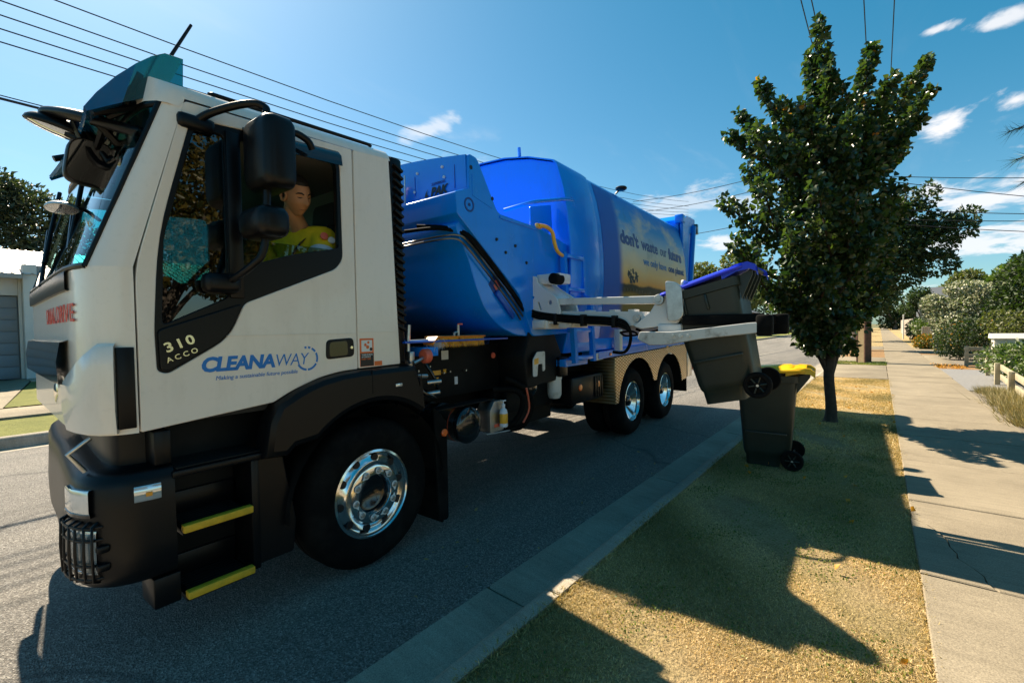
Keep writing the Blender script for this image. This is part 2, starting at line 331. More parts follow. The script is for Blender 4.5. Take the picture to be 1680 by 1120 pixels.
M['leaf_dark'] = leaf_mat('dark_leaf', (.014, .032, .010), (.05, .078, .018), .6, .25)
M['leaf_olive'] = leaf_mat('olive_leaf', (.06, .075, .022), (.15, .15, .05), .5, .3)
M['leaf_green'] = leaf_mat('green_leaf', (.035, .07, .015), (.12, .16, .035), .42, .3)
M['leaf_pale'] = leaf_mat('pale_flower', (.26, .30, .16), (.62, .60, .46), .6, .25, (1.1, 1.1, .9))
M['leaf_orange'] = leaf_mat('orange_flower', (.10, .12, .02), (.55, .26, .02), .5, .3, (1.4, 1.2, .5))
M['leaf_dry'] = leaf_mat('dry_grass', (.13, .135, .05), (.42, .34, .17), .7, .3, (1.2, 1.1, .7))
M['leaf_autumn'] = leaf_mat('autumn_leaf', (.05, .055, .012), (.20, .14, .022), .45, .35, (1.5, 1.3, .5))
M['needle'] = leaf_mat('needle', (.015, .05, .03), (.04, .10, .05), .45, .2)
M['grass'] = leaf_mat('grass_blade', (.15, .14, .045), (.86, .63, .33), .7, .25, (1.3, 1.2, .6), cm=(.46, .34, .125))
M['grassgreen'] = leaf_mat('green_blade', (.07, .12, .02), (.22, .23, .05), .6, .3, (1.3, 1.4, .5))
# ------------------------------------------------------------------ building helpers
def link(o, parent=None):
    COL.objects.link(o)
    if parent: o.parent = parent
    return o
def tag(o, label=None, cat=None, group=None, kind=None):
    if label: o['label'] = label
    if cat: o['category'] = cat
    if group: o['group'] = group
    if kind: o['kind'] = kind
    return o
def empty(name, loc=(0, 0, 0), rot=(0, 0, 0)):
    o = bpy.data.objects.new(name, None); o.location = loc; o.rotation_euler = rot; o.empty_display_size = .1; return link(o)
def fin(me, name, m, parent, smooth=38):
    if m: me.materials.append(m)
    if smooth:
        me.shade_smooth(); me.set_sharp_from_angle(angle=R(smooth))
    return link(bpy.data.objects.new(name, me), parent)
def obj(name, bm, m, parent=None, smooth=38):
    me = bpy.data.meshes.new(name); bmesh.ops.recalc_face_normals(bm, faces=bm.faces); bm.to_mesh(me); bm.free(); return fin(me, name, m, parent, smooth)
def BM(): return bmesh.new()
def box(bm, c, s, bev=0.0, rot=None):
    r = bmesh.ops.create_cube(bm, size=1.0); vs = r['verts']
    for v in vs: v.co = Vector((v.co.x*s[0], v.co.y*s[1], v.co.z*s[2]))
    if bev:
        es = list({e for v in vs for e in v.link_edges})
        rr = bmesh.ops.bevel(bm, geom=es, offset=bev, segments=2, affect='EDGES', profile=.5); vs = list({v for f in rr['faces'] for v in f.verts} | {v for v in vs if v.is_valid})
    mt = Matrix.Translation(c) @ (rot.to_4x4() if rot else Matrix.Identity(4))
    for v in vs: v.co = mt @ v.co
    return bm
def b2(bm, lo, hi, bev=0.0):
    return box(bm, [(a+b)/2 for a, b in zip(lo, hi)], [abs(b-a) for a, b in zip(lo, hi)], bev)
def loft(bm, rings, closed=True, caps=True):
    vr = [[bm.verts.new(p) for p in r] for r in rings]
    for a, b in zip(vr, vr[1:]):
        n = len(a)
        for i in range(n if closed else n-1):
            j = (i+1) % n; bm.faces.new((a[i], a[j], b[j], b[i]))
    if caps and closed:
        bm.faces.new(vr[0][::-1]); bm.faces.new(vr[-1])
    return vr
def smoothpath(pts, k=6):
    P = [Vector(p) for p in pts]; out = []
    for i in range(len(P)-1):
        p0 = P[max(i-1, 0)]; p1 = P[i]; p2 = P[i+1]; p3 = P[min(i+2, len(P)-1)]
        for j in range(k):
            t = j/k; out.append(.5*((2*p1)+(p2-p0)*t+(2*p0-5*p1+4*p2-p3)*t*t+(3*p1-p0-3*p2+p3)*t**3))
    out.append(P[-1]); return out
def tube(bm, pts, r, n=8, caps=True, flat=1.0):
    P = [Vector(p) for p in pts]; rs = r if isinstance(r, (list, tuple)) else [r]*len(P)
    d0 = (P[1]-P[0]).normalized(); ref = Vector((0, 0, 1)) if abs(d0.z) < .9 else Vector((1, 0, 0))
    nrm = d0.cross(ref).normalized(); rings = []
    for i, p in enumerate(P):
        d = ((P[min(i+1, len(P)-1)]-P[i]).normalized() + (P[i]-P[max(i-1, 0)]).normalized())
        d = d.normalized() if d.length > 1e-6 else d0
        nrm = (nrm - d*nrm.dot(d)).normalized(); bi = d.cross(nrm)
        rings.append([p + (nrm*math.cos(2*math.pi*k/n) + bi*math.sin(2*math.pi*k/n)*flat)*rs[i] for k in range(n)])
    loft(bm, rings, True, caps); return bm
def lathe(bm, prof, c, axis='x', n=32, closed=False):
    rings = []
    for k in range(n):
        a = 2*math.pi*k/n; ca, sa = math.cos(a), math.sin(a)
        if axis == 'x': rings.append([Vector((c[0]+h, c[1]+r*ca, c[2]+r*sa)) for r, h in prof])
        elif axis == 'y': rings.append([Vector((c[0]+r*sa, c[1]+h, c[2]+r*ca)) for r, h in prof])
        else: rings.append([Vector((c[0]+r*ca, c[1]+r*sa, c[2]+h)) for r, h in prof])
    vr = [[bm.verts.new(p) for p in rg] for rg in rings]; m = len(prof)
    for k in range(n):
        a = vr[k]; b = vr[(k+1) % n]
        for i in range(m-1):
            try: bm.faces.new((a[i], a[i+1], b[i+1], b[i]))
            except ValueError: pass
    bmesh.ops.remove_doubles(bm, verts=[v for rg in vr for v in rg], dist=1e-5); return bm
def rnd(pts, r, k=4):
    out = []; n = len(pts)
    for i in range(n):
        p = Vector(pts[i]); a = Vector(pts[i-1]); b = Vector(pts[(i+1) % n]); ri = r[i] if isinstance(r, (list, tuple)) else r
        da = a-p; db = b-p; l = min(ri, da.length*.45, db.length*.45)
        if l < 1e-4: out.append(p); continue
        p1 = p+da.normalized()*l; p2 = p+db.normalized()*l
        for j in range(k+1):
            t = j/k; out.append(p1*(1-t)**2 + p*2*t*(1-t) + p2*t*t)
    return out
AX = {'x': lambda u, v, w: (w, u, v), 'y': lambda u, v, w: (u, -w, v), 'z': lambda u, v, w: (u, v, w)}
def curve_mesh(splines, ext, bev=0.0, res=1):
    cu = bpy.data.curves.new('tmp', 'CURVE'); cu.dimensions = '2D'; cu.fill_mode = 'BOTH'
    for pts in splines:
        sp = cu.splines.new('POLY'); sp.points.add(len(pts)-1); sp.use_cyclic_u = True
        for q, p in zip(sp.points, pts): q.co = (p[0], p[1], 0, 1)
    cu.extrude = max(ext-bev, 1e-4); cu.bevel_depth = bev; cu.bevel_resolution = res; cu.offset = -bev
    o = bpy.data.objects.new('tmp', cu); me = bpy.data.meshes.new_from_object(o)
    bpy.data.objects.remove(o); bpy.data.curves.remove(cu); return me
def plate(name, outline, pos, thick, m, parent=None, holes=(), bev=.004, axis='x', fn=None, smooth=38):
    """outline in the plane across the axis (x: s,z  y: x,z  z: x,y); pos = the outer face's place on the axis."""
    me = curve_mesh([outline, *holes], thick/2, min(bev, thick*.45)); f = AX[axis]; mid = pos - thick/2
    for v in me.vertices:
        x, y, z = f(v.co.x, v.co.y, v.co.z)
        if axis == 'x': x += mid
        elif axis == 'y': y += mid
        else: z += mid
        v.co = fn(x, y, z) if fn else (x, y, z)
    if len(me.materials): me.materials.clear()
    return fin(me, name, m, parent, smooth)
def text(name, s, size, m, parent, place, italic=0.0, bold=0.0, ext=.0012, space=1.0, width=None, fine=0.0):
    cu = bpy.data.curves.new('tmp', 'FONT'); cu.body = s; cu.size = size; cu.shear = italic; cu.offset = bold; cu.extrude = ext; cu.space_character = space; cu.resolution_u = 3
    o = bpy.data.objects.new('tmp', cu); me = bpy.data.meshes.new_from_object(o)
    bpy.data.objects.remove(o); bpy.data.curves.remove(cu)
    if len(me.materials): me.materials.clear()
    if fine:
        bm = bmesh.new(); bm.from_mesh(me); bmesh.ops.triangulate(bm, faces=bm.faces)
        for _ in range(4):
            es = [e for e in bm.edges if e.calc_length() > fine]
            if not es: break
            bmesh.ops.subdivide_edges(bm, edges=es, cuts=1); bmesh.ops.triangulate(bm, faces=[f for f in bm.faces if len(f.verts) > 3])
        bm.to_mesh(me); bm.free()
    xs = [v.co.x for v in me.vertices]; k = 1.0
    if width and xs: k = width/(max(xs)-min(xs))
    for v in me.vertices: v.co = place((v.co.x-min(xs))*k, v.co.y, v.co.z)
    return fin(me, name, m, parent, 0)
def raw_mesh(name, V, F, m, parent=None, tone=None, smooth=False, nrm_up=False):
    V = np.asarray(V, np.float32); F = np.asarray(F, np.int32); me = bpy.data.meshes.new(name)
    k = F.shape[1]; me.vertices.add(len(V)); me.vertices.foreach_set('co', V.ravel())
    me.loops.add(F.size); me.loops.foreach_set('vertex_index', F.ravel()); me.polygons.add(len(F))
    me.polygons.foreach_set('loop_start', np.arange(0, F.size, k, dtype=np.int32))
    me.update(calc_edges=True); me.validate()
    if tone is not None:
        at = me.attributes.new('tone', 'FLOAT', 'FACE'); at.data.foreach_set('value', np.asarray(tone, np.float32))
    if m: me.materials.append(m)
    if smooth: me.shade_smooth()
    return link(bpy.data.objects.new(name, me), parent)
def leaves(name, P, D, size, m, parent, rng, aspect=.62, fold=.35, jitter=.9, tone=None, droop=.25, oval=False):
    """P leaf roots, D outward directions: each leaf is a folded, pointed blade of six corners."""
    n = len(P); size = size*rng.uniform(.7, 1.3, n)
    d = D + rng.normal(0, jitter, (n, 3)); d[:, 2] -= droop; d /= np.linalg.norm(d, axis=1)[:, None] + 1e-9
    q = rng.normal(0, 1, (n, 3)); s = np.cross(d, q); s /= np.linalg.norm(s, axis=1)[:, None] + 1e-9; u = np.cross(s, d)
    L = size[:, None]; w = L*aspect*.5
    if oval:
        V = np.stack([P, P+d*L*.28+s*w+u*L*fold*.35, P+d*L*.28-s*w+u*L*fold*.35, P+d*L*.3, P+d*L*.64+s*w*.86+u*L*fold*.28, P+d*L*.64-s*w*.86+u*L*fold*.28, P+d*L*.66-u*L*.04, P+d*L-u*L*.16], 1).reshape(-1, 3)
        b = np.arange(n)[:, None]*8
        F = np.concatenate([b+np.array([q_]) for q_ in ((0, 3, 1), (0, 2, 3), (1, 3, 6), (1, 6, 4), (3, 2, 5), (3, 5, 6), (4, 6, 7), (6, 5, 7))], 1).reshape(-1, 3)
        t = rng.uniform(0, 1, n) if tone is None else tone
        return raw_mesh(name, V, F, m, parent, np.repeat(t, 8))
    V = np.stack([P, P+d*L*.42+s*w+u*L*fold*.4, P+d*L*.42-s*w+u*L*fold*.4, P+d*L*.5-u*L*fold*.1, P+d*L-u*L*.18], 1).reshape(-1, 3)
    b = np.arange(n)[:, None]*5
    F = np.concatenate([b+np.array([[0, 3, 1]]), b+np.array([[0, 2, 3]]), b+np.array([[1, 3, 4]]), b+np.array([[3, 2, 4]])], 1).reshape(-1, 3)
    t = rng.uniform(0, 1, n) if tone is None else tone
    return raw_mesh(name, V, F, m, parent, np.repeat(t, 4))
def cloud_pts(rng, clumps, n, shell=.55):
    """n points through ellipsoid clumps (x,y,z,rx,ry,rz[,weight]); more of them near each clump's skin."""
    w = np.array([c[6] if len(c) > 6 else (c[3]*c[4]*c[5])**.75 for c in clumps]); w = w/w.sum()
    k = rng.choice(len(clumps), n, p=w); C = np.array([c[:6] for c in clumps])[k]
    d = rng.normal(0, 1, (n, 3)); d /= np.linalg.norm(d, axis=1)[:, None]
    r = rng.uniform(0, 1, n)**(1/3)*(1-shell) + shell*rng.uniform(.75, 1.05, n)
    return C[:, :3] + d*C[:, 3:6]*r[:, None], d
def W3(n, s, z):                                        # truck frame (outwards, rearwards, up) to the street
    a = R(2.0); return Vector((-2.62 + n*math.cos(a) - s*math.sin(a), 1.64 + n*math.sin(a) + s*math.cos(a), z))
# ------------------------------------------------------------------ the setting: ground, road, kerbs, verge, path
def sheet(name, pts, z, m, kind='structure', parent=None):
    bm = BM(); bm.faces.new([bm.verts.new((p[0], p[1], z if len(p) < 3 else p[2])) for p in pts])
    o = obj(name, bm, m, parent, 0)
    if kind and not parent: o['kind'] = kind
    return o
def rect(x0, x1, y0, y1): return [(x0, y0), (x1, y0), (x1, y1), (x0, y1)]
sheet('ground', rect(-900, 900, -900, 900), -.06, M['land'])
sheet('road', rect(-9.33, -1.86, -60, 170), 0.0, M['asphalt'])
def slab(name, x0, x1, y0, y1, ztop, m, parent=None, depth=.12, bev=.008, kind=None):
    bm = BM(); b2(bm, (x0, y0, ztop-depth), (x1, y1, ztop), bev); o = obj(name, bm, m, parent, 30)
    if kind: o['kind'] = kind
    return o
def kerb_profile(low):
    if low: return [(-1.86, -.12), (-1.86, .002), (-1.52, -.03), (-1.46, .0), (-1.335, .05), (-1.335, -.12)]
    return [(-1.86, -.12), (-1.86, .002), (-1.52, -.032), (-1.485, -.02), (-1.462, .08), (-1.452, .112), (-1.432, .135), (-1.405, .145), (-1.335, .145), (-1.335, -.12)]
def kerb_piece(root, y0, y1, low=False, mirror=False):
    pr = kerb_profile(low)
    if mirror: pr = [(-11.16 - x, z) for x, z in pr]
    bm = BM(); loft(bm, [[(x, y0, z) for x, z in pr], [(x, y1, z) for x, z in pr]])
    es = [e for e in bm.edges if abs(e.verts[0].co.y-e.verts[1].co.y) < 1e-6]
    bmesh.ops.bevel(bm, geom=es, offset=.008, segments=1, affect='EDGES')
    return obj('kerb_stone', bm, M['kerb'], root, 30)
for mir in (False, True):
    kr = empty('kerb', (0, 0, 0)); kr['kind'] = 'structure'
    if mir: kr['label'] = 'concrete kerb and gutter on the far side of the road'
    else: kr['label'] = 'concrete kerb and gutter along the dry grass verge'
    y = -8.36
    while y < 62:
        kerb_piece(kr, y, y+2.588, (not mir) and 14.9 < y+1.3 < 20.1, mir); y += 2.6
    kerb_piece(kr, y, 170, False, mir)
# near verge
sheet('verge_soil', rect(-1.338, .185, -8, 15.04), .128, M['soil'])
slab('driveway_apron', -1.33, .18, 15.06, 19.85, .142, M['concrete'], kind='structure')
sheet('verge_soil', rect(-1.338, .185, 19.87, 21.5), .128, M['soil'])
slab('driveway_apron', -1.33, .18, 21.52, 24.4, .142, M['concrete'], kind='structure')
sheet('verge_mulch', rect(-1.338, .185, 24.42, 31.5), .135, M['mulch'])
slab('driveway_apron', -1.33, .18, 31.52, 36, .142, M['concrete'], kind='structure')
sheet('verge_soil', rect(-1.338, .185, 36.02, 170), .128, M['soil'])
# footpath of slabs
fp = empty('footpath', (0, 0, 0)); fp['kind'] = 'structure'; fp['label'] = 'pale concrete footpath of slabs between verge and gardens'
def poly_slab(pts, ztop):
    bm = BM(); loft(bm, [[(x, y, ztop-.1) for x, y in pts], [(x, y, ztop) for x, y in pts]])
    es = [e for e in bm.edges if e.verts[0].co.z > ztop-.01 and e.verts[1].co.z > ztop-.01]
    bmesh.ops.bevel(bm, geom=es, offset=.006, segments=1, affect='EDGES'); return obj('path_slab', bm, M['concrete'], fp, 30)
y = 3.46 - 1.4*7; rs = random.Random(4); k = 0
while y < 62:
    zt = .146 + rs.uniform(-.004, .004)
    if abs(y-3.46) < .01:
        crack = [(.19, 4.40), (.27, 4.33), (.33, 4.20), (.36, 4.07), (.35, 3.97), (.385, 3.88), (.37, 3.80), (.43, 3.70), (.47, 3.62), (.46, 3.54), (.50, 3.466)]
        poly_slab([(.19, 3.466)] + [(a-.005, b-.004) for a, b in crack[::-1]], .151)
        poly_slab([(a+.005, b+.004) for a, b in crack] + [(1.45, 3.466), (1.45, 4.854), (.19, 4.854)], .145)
    else: poly_slab([(.19+rs.uniform(-.006, .006), y+.006), (1.45+rs.uniform(-.008, .008), y+.006), (1.45+rs.uniform(-.008, .008), y+1.394), (.19+rs.uniform(-.006, .006), y+1.394)], zt)
    y += 1.4
poly_slab([(.19, y), (1.45, y), (1.45, 170), (.19, 170)], .146)
# ground right of the path
sheet('garden_bed', rect(1.455, 14, -8, 13.4), .125, M['gravel'])
slab('driveway', 1.465, 14, 13.42, 19.2, .140, mat('driveway_bitumen', (.17, .165, .16), .9, var=.2, vscale=14, bump=.5, bscale=120), kind='structure')
sheet('garden_bed', rect(1.455, 14, 19.22, 21.4), .125, M['mulch'])
slab('driveway', 1.465, 2.05, 21.42, 27.2, .142, M['concrete'], kind='structure')
sheet('garden_bed', rect(2.06, 14, 21.42, 29.0), .125, M['gravel'])
sheet('garden_bed', rect(1.455, 2.05, 27.22, 29.0), .125, M['mulch'])
slab('driveway', 1.465, 14, 29.02, 34.0, .142, M['concrete'], kind='structure')
sheet('garden_bed', rect(1.455, 14, 34.02, 170), .125, M['soil'])
sheet('lot', rect(14.02, 120, -60, 170), .11, M['lawn'])
sheet('lot', rect(1.455, 14, -60, -8.02), .11, M['lawn'])
sheet('verge_soil', rect(-1.338, 1.45, -60, -8.02), .12, M['soil'])
# far side of the road
sheet('lawn', rect(-11.72, -9.83, -60, 170), .145, M['lawn'])
slab('far_footpath', -13.15, -11.73, -60, 170, .19, M['concrete'], kind='structure', depth=.2)
sheet('driveway_far', [(-13.16, -9, .20), (-13.16, .62, .20), (-18.7, 1.42, .31), (-24, 1.42, .33), (-24, -9, .33)], .2, M['concrete'])
sheet('lawn', [(-13.17, .64, .21), (-13.17, 60, .21), (-18.6, 60, .30), (-18.6, 1.44, .30)], .2, M['lawn'])
sheet('lawn', [(-13.17, -60, .21), (-13.17, -9.02, .21), (-18.6, -9.02, .30), (-18.6, -60, .30)], .2, M['lawn'])
slab('porch_floor', -24, -18.62, 1.44, 14, .335, M['kerb'], kind='structure', depth=.3)
sheet('lot', rect(-130, -24.02, -60, 170), .24, M['lawn'])
sheet('lot', [(-18.62, 14.02, .3), (-18.62, 170, .3), (-24.01, 170, .3), (-24.01, 14.02, .3)], .3, M['lawn'])

# ------------------------------------------------------------------ house across the road
hs = tag(empty('house', (-20, 1, .3)), 'pale rendered house across the road with ribbed metal roof and grey garage door', 'house')
hx, hy, hz = -20, 1, .3
def hb(name, lo, hi, m, bev=.006, par=None):
    bm = BM(); b2(bm, [lo[0]-hx, lo[1]-hy, lo[2]-hz], [hi[0]-hx, hi[1]-hy, hi[2]-hz], bev); return obj(name, bm, M[m], par or hs)
hb('wall', (-20.25, 1.36, .3), (-20.02, 1.43, 3.4), 'wall')
hb('wall', (-20.25, -7.5, 2.8), (-20.02, 1.355, 3.4), 'wall')
hb('wall', (-20.25, -7.5, .3), (-20.02, -3.8, 2.795), 'wall')
hb('wall', (-28, -7.5, .3), (-27.8, 13.9, 3.4), 'wall'); hb('wall', (-27.8, 13.7, .3), (-21.4, 13.9, 3.4), 'wall'); hb('wall', (-27.8, -7.5, .3), (-20.26, -7.3, 3.4), 'wall')
hb('wall', (-21.6, 2.95, .3), (-21.4, 13.65, 3.4), 'wall')
hb('column', (-20.2, 1.435, .3), (-19.6, 1.73, 3.70), 'wall', .01)
hb('post', (-20.2, 1.76, .33), (-20.08, 1.84, 3.04), 'wall')
hb('porch_beam', (-20.2, 1.735, 3.05), (-19.7, 4.6, 3.69), 'wallgrey'); hb('post', (-20.2, 4.3, .33), (-19.75, 4.58, 3.045), 'wall')
gd = hb('garage_door', (-20.22, -3.79, .31), (-20.17, 1.35, 2.79), 'garage')
for i in range(7): hb('garage_panel', (-20.168, -3.76, .34+i*.35), (-20.14, 1.33, .67+i*.35), 'garage', .012, gd).location = (0, 0, 0)
fd = hb('front_door', (-20.9, 1.86, .34), (-20.84, 2.94, 3.03), 'doordark'); hb('door_handle', (-20.835, 1.95, 1.2), (-20.78, 1.98, 1.6), 'steel', .004, fd)
hb('door_frame', (-21.0, 1.85, 3.035), (-20.8, 2.95, 3.4), 'wall')
bm = BM(); rows = []
e0, e1 = (-19.55, 3.40), (-23.7, 4.62)
for i in range(113):
    for dy, h in ((0, 0), (.02, .035), (.055, .035), (.075, 0)):
        yy = -8.2 + i*.2 + dy
        rows.append([(e0[0]-hx, yy-hy, e0[1]+h-hz), (e1[0]-hx, yy-hy, e1[1]+h-hz), (-28.3-hx, yy-hy, 3.35+h-hz)])
loft(bm, rows, closed=False); rf = obj('roof', bm, M['roofmetal'], hs, 20)
hb('gutter', (-19.55, -8.2, 3.26), (-19.42, 1.42, 3.40), 'wallgrey'); hb('fascia', (-20.0, -8.1, 3.402), (-19.9, 14.2, 3.46), 'wallgrey')

# ------------------------------------------------------------------ poles and wires
pl = tag(empty('utility_pole', (-.44, 20.9, .13), (0, 0, R(-32))), 'tall concrete and steel pole on the verge beyond the leafy tree', 'utility pole')
bm = BM(); loft(bm, [[(sx*(.13-.004*z), sy*.16, z) for sx, sy in ((-1, -1), (1, -1), (1, 1), (-1, 1))] for z in (0, 3, 9.4)]); obj('concrete_core', bm, M['pole'], pl, 20)
for sx in (-1, 1):
    bm = BM(); loft(bm, [[(sx*(.135-.004*z)+dx, sy*.17, z) for dx, sy in ((-.02, -1), (.02, -1), (.02, 1), (-.02, 1))] for z in (0, 3, 9.4)]); obj('steel_side', bm, mat('rusty_steel', (.10, .045, .025), .8, var=.4, vscale=8), pl, 20)
for zz in (8.8, 8.2):
    bm = BM(); b2(bm, (-1.25, -.23, zz-.05), (1.0, -.175, zz+.05), .01); a = obj('cross_arm', bm, M['timber'], pl)
    for ix in (-.95, -.77, .13, .66):
        bm = BM(); lathe(bm, [(0, .05), (.03, .055), (.045, .09), (.03, .12), (.045, .15), (.02, .19), (0, .195)], (ix, -.2, zz), 'z', 10); obj('insulator', bm, M['wall'], a)
def wire(pts, r, label, group):
    bm = BM(); tube(bm, pts, r, 5); o = obj('overhead_wire', bm, M['wire']); tag(o, label, 'wire', group); return o
def sagline(a, b, sag, k=14):
    a = Vector(a); b = Vector(b); return [a.lerp(b, t/k) - Vector((0, 0, sag*4*(t/k)*(1-t/k))) for t in range(k+1)]
names = ['highest', 'second highest', 'third highest', 'fourth highest', 'fifth highest']
for i, z0 in enumerate((7.0, 6.68, 6.46, 6.25, 6.05)):
    wire([(-10.5, y, z0+.00255*(y+3)**2) for y in np.arange(-33, 34, 3)], .011, names[i] + ' of the thin wires crossing the sky behind the cab', 'wires along the far side of the road')
for dz, nm, r in ((0, 'thick lower cable', .022), (.05, 'thin wire lying just above the thick lower cable', .009)):
    wire([(-10.5, y, 5.22+dz+.0016*(y-1)**2) for y in np.arange(-33, 34, 3)], r, nm + ' running behind the cab mirrors at left', 'wires along the far side of the road')
for x, z0, nm in ((-1.39, 9.08, 'leftmost'), (-1.21, 9.08, 'second from left'), (-.31, 9.08, 'third from left'), (.22, 9.08, 'rightmost')):
    wire([(x, y, z0-.5*4*((y+18)/38.9)*(1-(y+18)/38.9)) for y in np.linspace(-18, 20.7, 16)], .012, nm + ' of the four wires rising above the leafy street tree', 'wires leading over the camera to the pole')
for i, (za, zb) in enumerate(((6.85, 6.15), (6.75, 5.5), (5.7, 5.0), (5.35, 4.78), (5.22, 4.42))):
    wire(sagline((-.3, 20.9, za), (9, 23.5, za+(zb-za)*2.1+.3), .18), .013, names[i] + ' of the service wires from the pole to the right', 'service wires to the right')
for i, (za, zb) in enumerate(((8.0, 8.4), (7.5, 7.8), (6.3, 6.24))):
    wire(sagline((-.5, 20.9, za), (-10.5, 23.7, zb), .3), .014, names[i] + ' of the service wires over the rear of the truck', 'service wires across the road')
# ------------------------------------------------------------------ the truck (own frame: x outwards to the kerb, y rearwards, z up)
TR = tag(empty('garbage_truck', (-2.62, 1.64, 0), (0, 0, R(2.0))), 'white cab garbage truck with blue compactor body and white side loading arm', 'garbage truck')
def tb(name, lo, hi, m, bev=.006, par=None):
    bm = BM(); b2(bm, lo, hi, bev); return obj(name, bm, M[m], par or TR)
def tt(name, pts, r, m, par=None, n=8, smooth=0):
    bm = BM(); tube(bm, smoothpath(pts, smooth) if smooth else pts, r, n); return obj(name, bm, M[m], par or TR, 60)
def side_text(x, s0, z0, rot=0.0):
    c, q = math.cos(rot), math.sin(rot); return lambda u, v, w: (x+w, s0+u*c-v*q, z0+u*q+v*c)
CW = 2.30                                                           # cab width
FRAC = [(0, 0), (-.008, .25), (-.03, .50), (-.07, .72), (-.13, .88), (-.21, .97), (-.34, 1.0), (-.60, .94), (-1.15, .76)]
FARF = [(-1.55, .62), (-1.9, .50), (-2.05, .44), (-2.15, .36), (-2.22, .27), (-2.265, .18), (-2.292, .08), (-2.30, 0)]
def seam(z): return -1.115 if z <= 1.88 else -1.115 + .215*(z-1.88)/.80
def fdep(z): return .165 if z <= 1.88 else .165 - .04*(z-1.88)/.80
BFRAC = [(0, 0), (-.004, .30), (-.02, .55), (-.06, .78), (-.12, .92), (-.20, 1.0), (-.34, 1.0), (-.60, .93), (-1.15, .74)]
FULL = FRAC + FARF
BFULL = BFRAC + [(n, f*1.05) for n, f in FARF]
def plan(z, lo=0, hi=len(FULL), off=0.0, s0=None, dep=None, full=None):
    s0 = seam(z) if s0 is None else s0; dep = fdep(z) if dep is None else dep
    pts = [Vector((n, s0-f*dep, z)) for n, f in (full or FULL)]
    if off:
        q = []
        for i, p in enumerate(pts):
            t = (pts[min(i+1, len(pts)-1)]-pts[max(i-1, 0)]); t.z = 0; t.normalize(); q.append(p + Vector((t.y*-1, t.x, 0))*-off if False else p + Vector((-t.y, t.x, 0))*(-off))
        pts = q
    return pts[lo:hi]
def cdir(t, z, s0, dep, off):
    """a point along the front's plan curve, t 0 at the near seam and 1 at the centre line, off = how far proud"""
    FR = BFULL if s0 == -.99 else FULL
    x = t*8; i = max(0, min(int(x), len(FR)-2)); f = x-i
    n0, a0 = FR[i]; n1, a1 = FR[i+1]; n = n0+(n1-n0)*f; a = a0+(a1-a0)*f
    tx, ty = n1-n0, -(a1-a0)*dep; l = math.hypot(tx, ty); return Vector((n - ty/l*off if False else n + (-ty)/l*off*1.0, s0-a*dep + tx/l*off, z))
def fpatch(name, t0, t1, z0, z1, off, m, par, s0=None, dep=None, k=8, thick=.02, inset=0):
    s0 = -1.115 if s0 is None else s0; dep = .165 if dep is None else dep; bm = BM()
    ts = [t0+(t1-t0)*i/k for i in range(k+1)]; g = []
    for zz, o in ((z0, off-thick), (z0, off), (z0+(z1-z0)*.08, off+.004), (z1-(z1-z0)*.08, off+.004), (z1, off), (z1, off-thick)):
        g.append([cdir(t, zz, s0, dep, o) for t in ts])
    loft(bm, g, closed=False); return obj(name, bm, M[m], par, 50)
# cab shell
cab = BM(); loft(cab, [plan(z) for z in (1.14, 1.3, 1.5, 1.70, 1.80, 1.88)], closed=False)
cab = obj('cab', cab, M['white'], TR, 50)
def tend(z): return (3.7-1.2*(z-1.88)/.82)/8
ZS = (1.88, 2.0, 2.2, 2.4, 2.6, 2.71)
for far in (False, True):
    bm = BM(); rw = [[cdir(2-tend(z)*i/6 if far else tend(z)*i/6, z, seam(z), fdep(z), 0) for i in range(7)] for z in ZS]
    loft(bm, rw, closed=False); obj('windscreen_pillar', bm, M['white'], cab, 50)
def glassrow(z):
    return [cdir(tend(z)+(2-2*tend(z))*i/16, z, seam(z), fdep(z), .001) for i in range(17)]
ws = BM(); loft(ws, [glassrow(z) for z in (1.885, 2.1, 2.3, 2.5, 2.71)], closed=False); ws = obj('windscreen', ws, M['wind'], TR, 60)
for z in (1.885, 2.66): tt('windscreen_seal', glassrow(z), .014, 'black', ws)
for far in (False, True):
    pts = [glassrow(z)[-1 if far else 0] for z in ZS]; tt('windscreen_seal', pts, .012, 'black', ws)
fpatch('cowl_panel', .70, 1.35, 1.785, 1.872, .012, 'black', cab)
for nw, a in ((-.55, .5), (-1.25, .45)):
    wp = tt('wiper', [(nw, -1.245, 1.87), (nw-.12, -1.215, 2.0), (nw-.3, -1.16, 2.25)], .011, 'black', cab, 6)
    tt('wiper_blade', [(nw-.12, -1.21, 2.02), (nw-.2, -1.17, 2.2), (nw-.38, -1.09, 2.52)], .012, 'black', wp, 6)
bm = BM(); prof = [(0, 2.70), (-.012, 2.735), (-.045, 2.772), (-.11, 2.80), (-.25, 2.825), (-.6, 2.845), (-1.15, 2.855)]
prof = prof + [(-CW-n, z) for n, z in prof[-2::-1]]
def ff(n):
    for (a, fa), (b, fb) in zip(FULL, FULL[1:]):
        if b <= n <= a: return fa+(fb-fa)*(a-n)/(a-b)
    return 0.0
rings = [[(n, -.90-.125*ff(n)-.02, 2.655+(z-2.70)*.2) for n, z in prof], [(n, -.895-.125*ff(n), z) for n, z in prof], [(n, -.6, z+.012) for n, z in prof], [(n, .31, z+.045) for n, z in prof]]
loft(bm, rings, closed=False); roof = obj('roof', bm, M['white'], cab, 50)
tt('roof_rail', [(-.085, -.76, 2.80), (-.085, -.74, 2.808), (-.085, .2, 2.846), (-.085, .22, 2.838)], .012, 'black', roof)
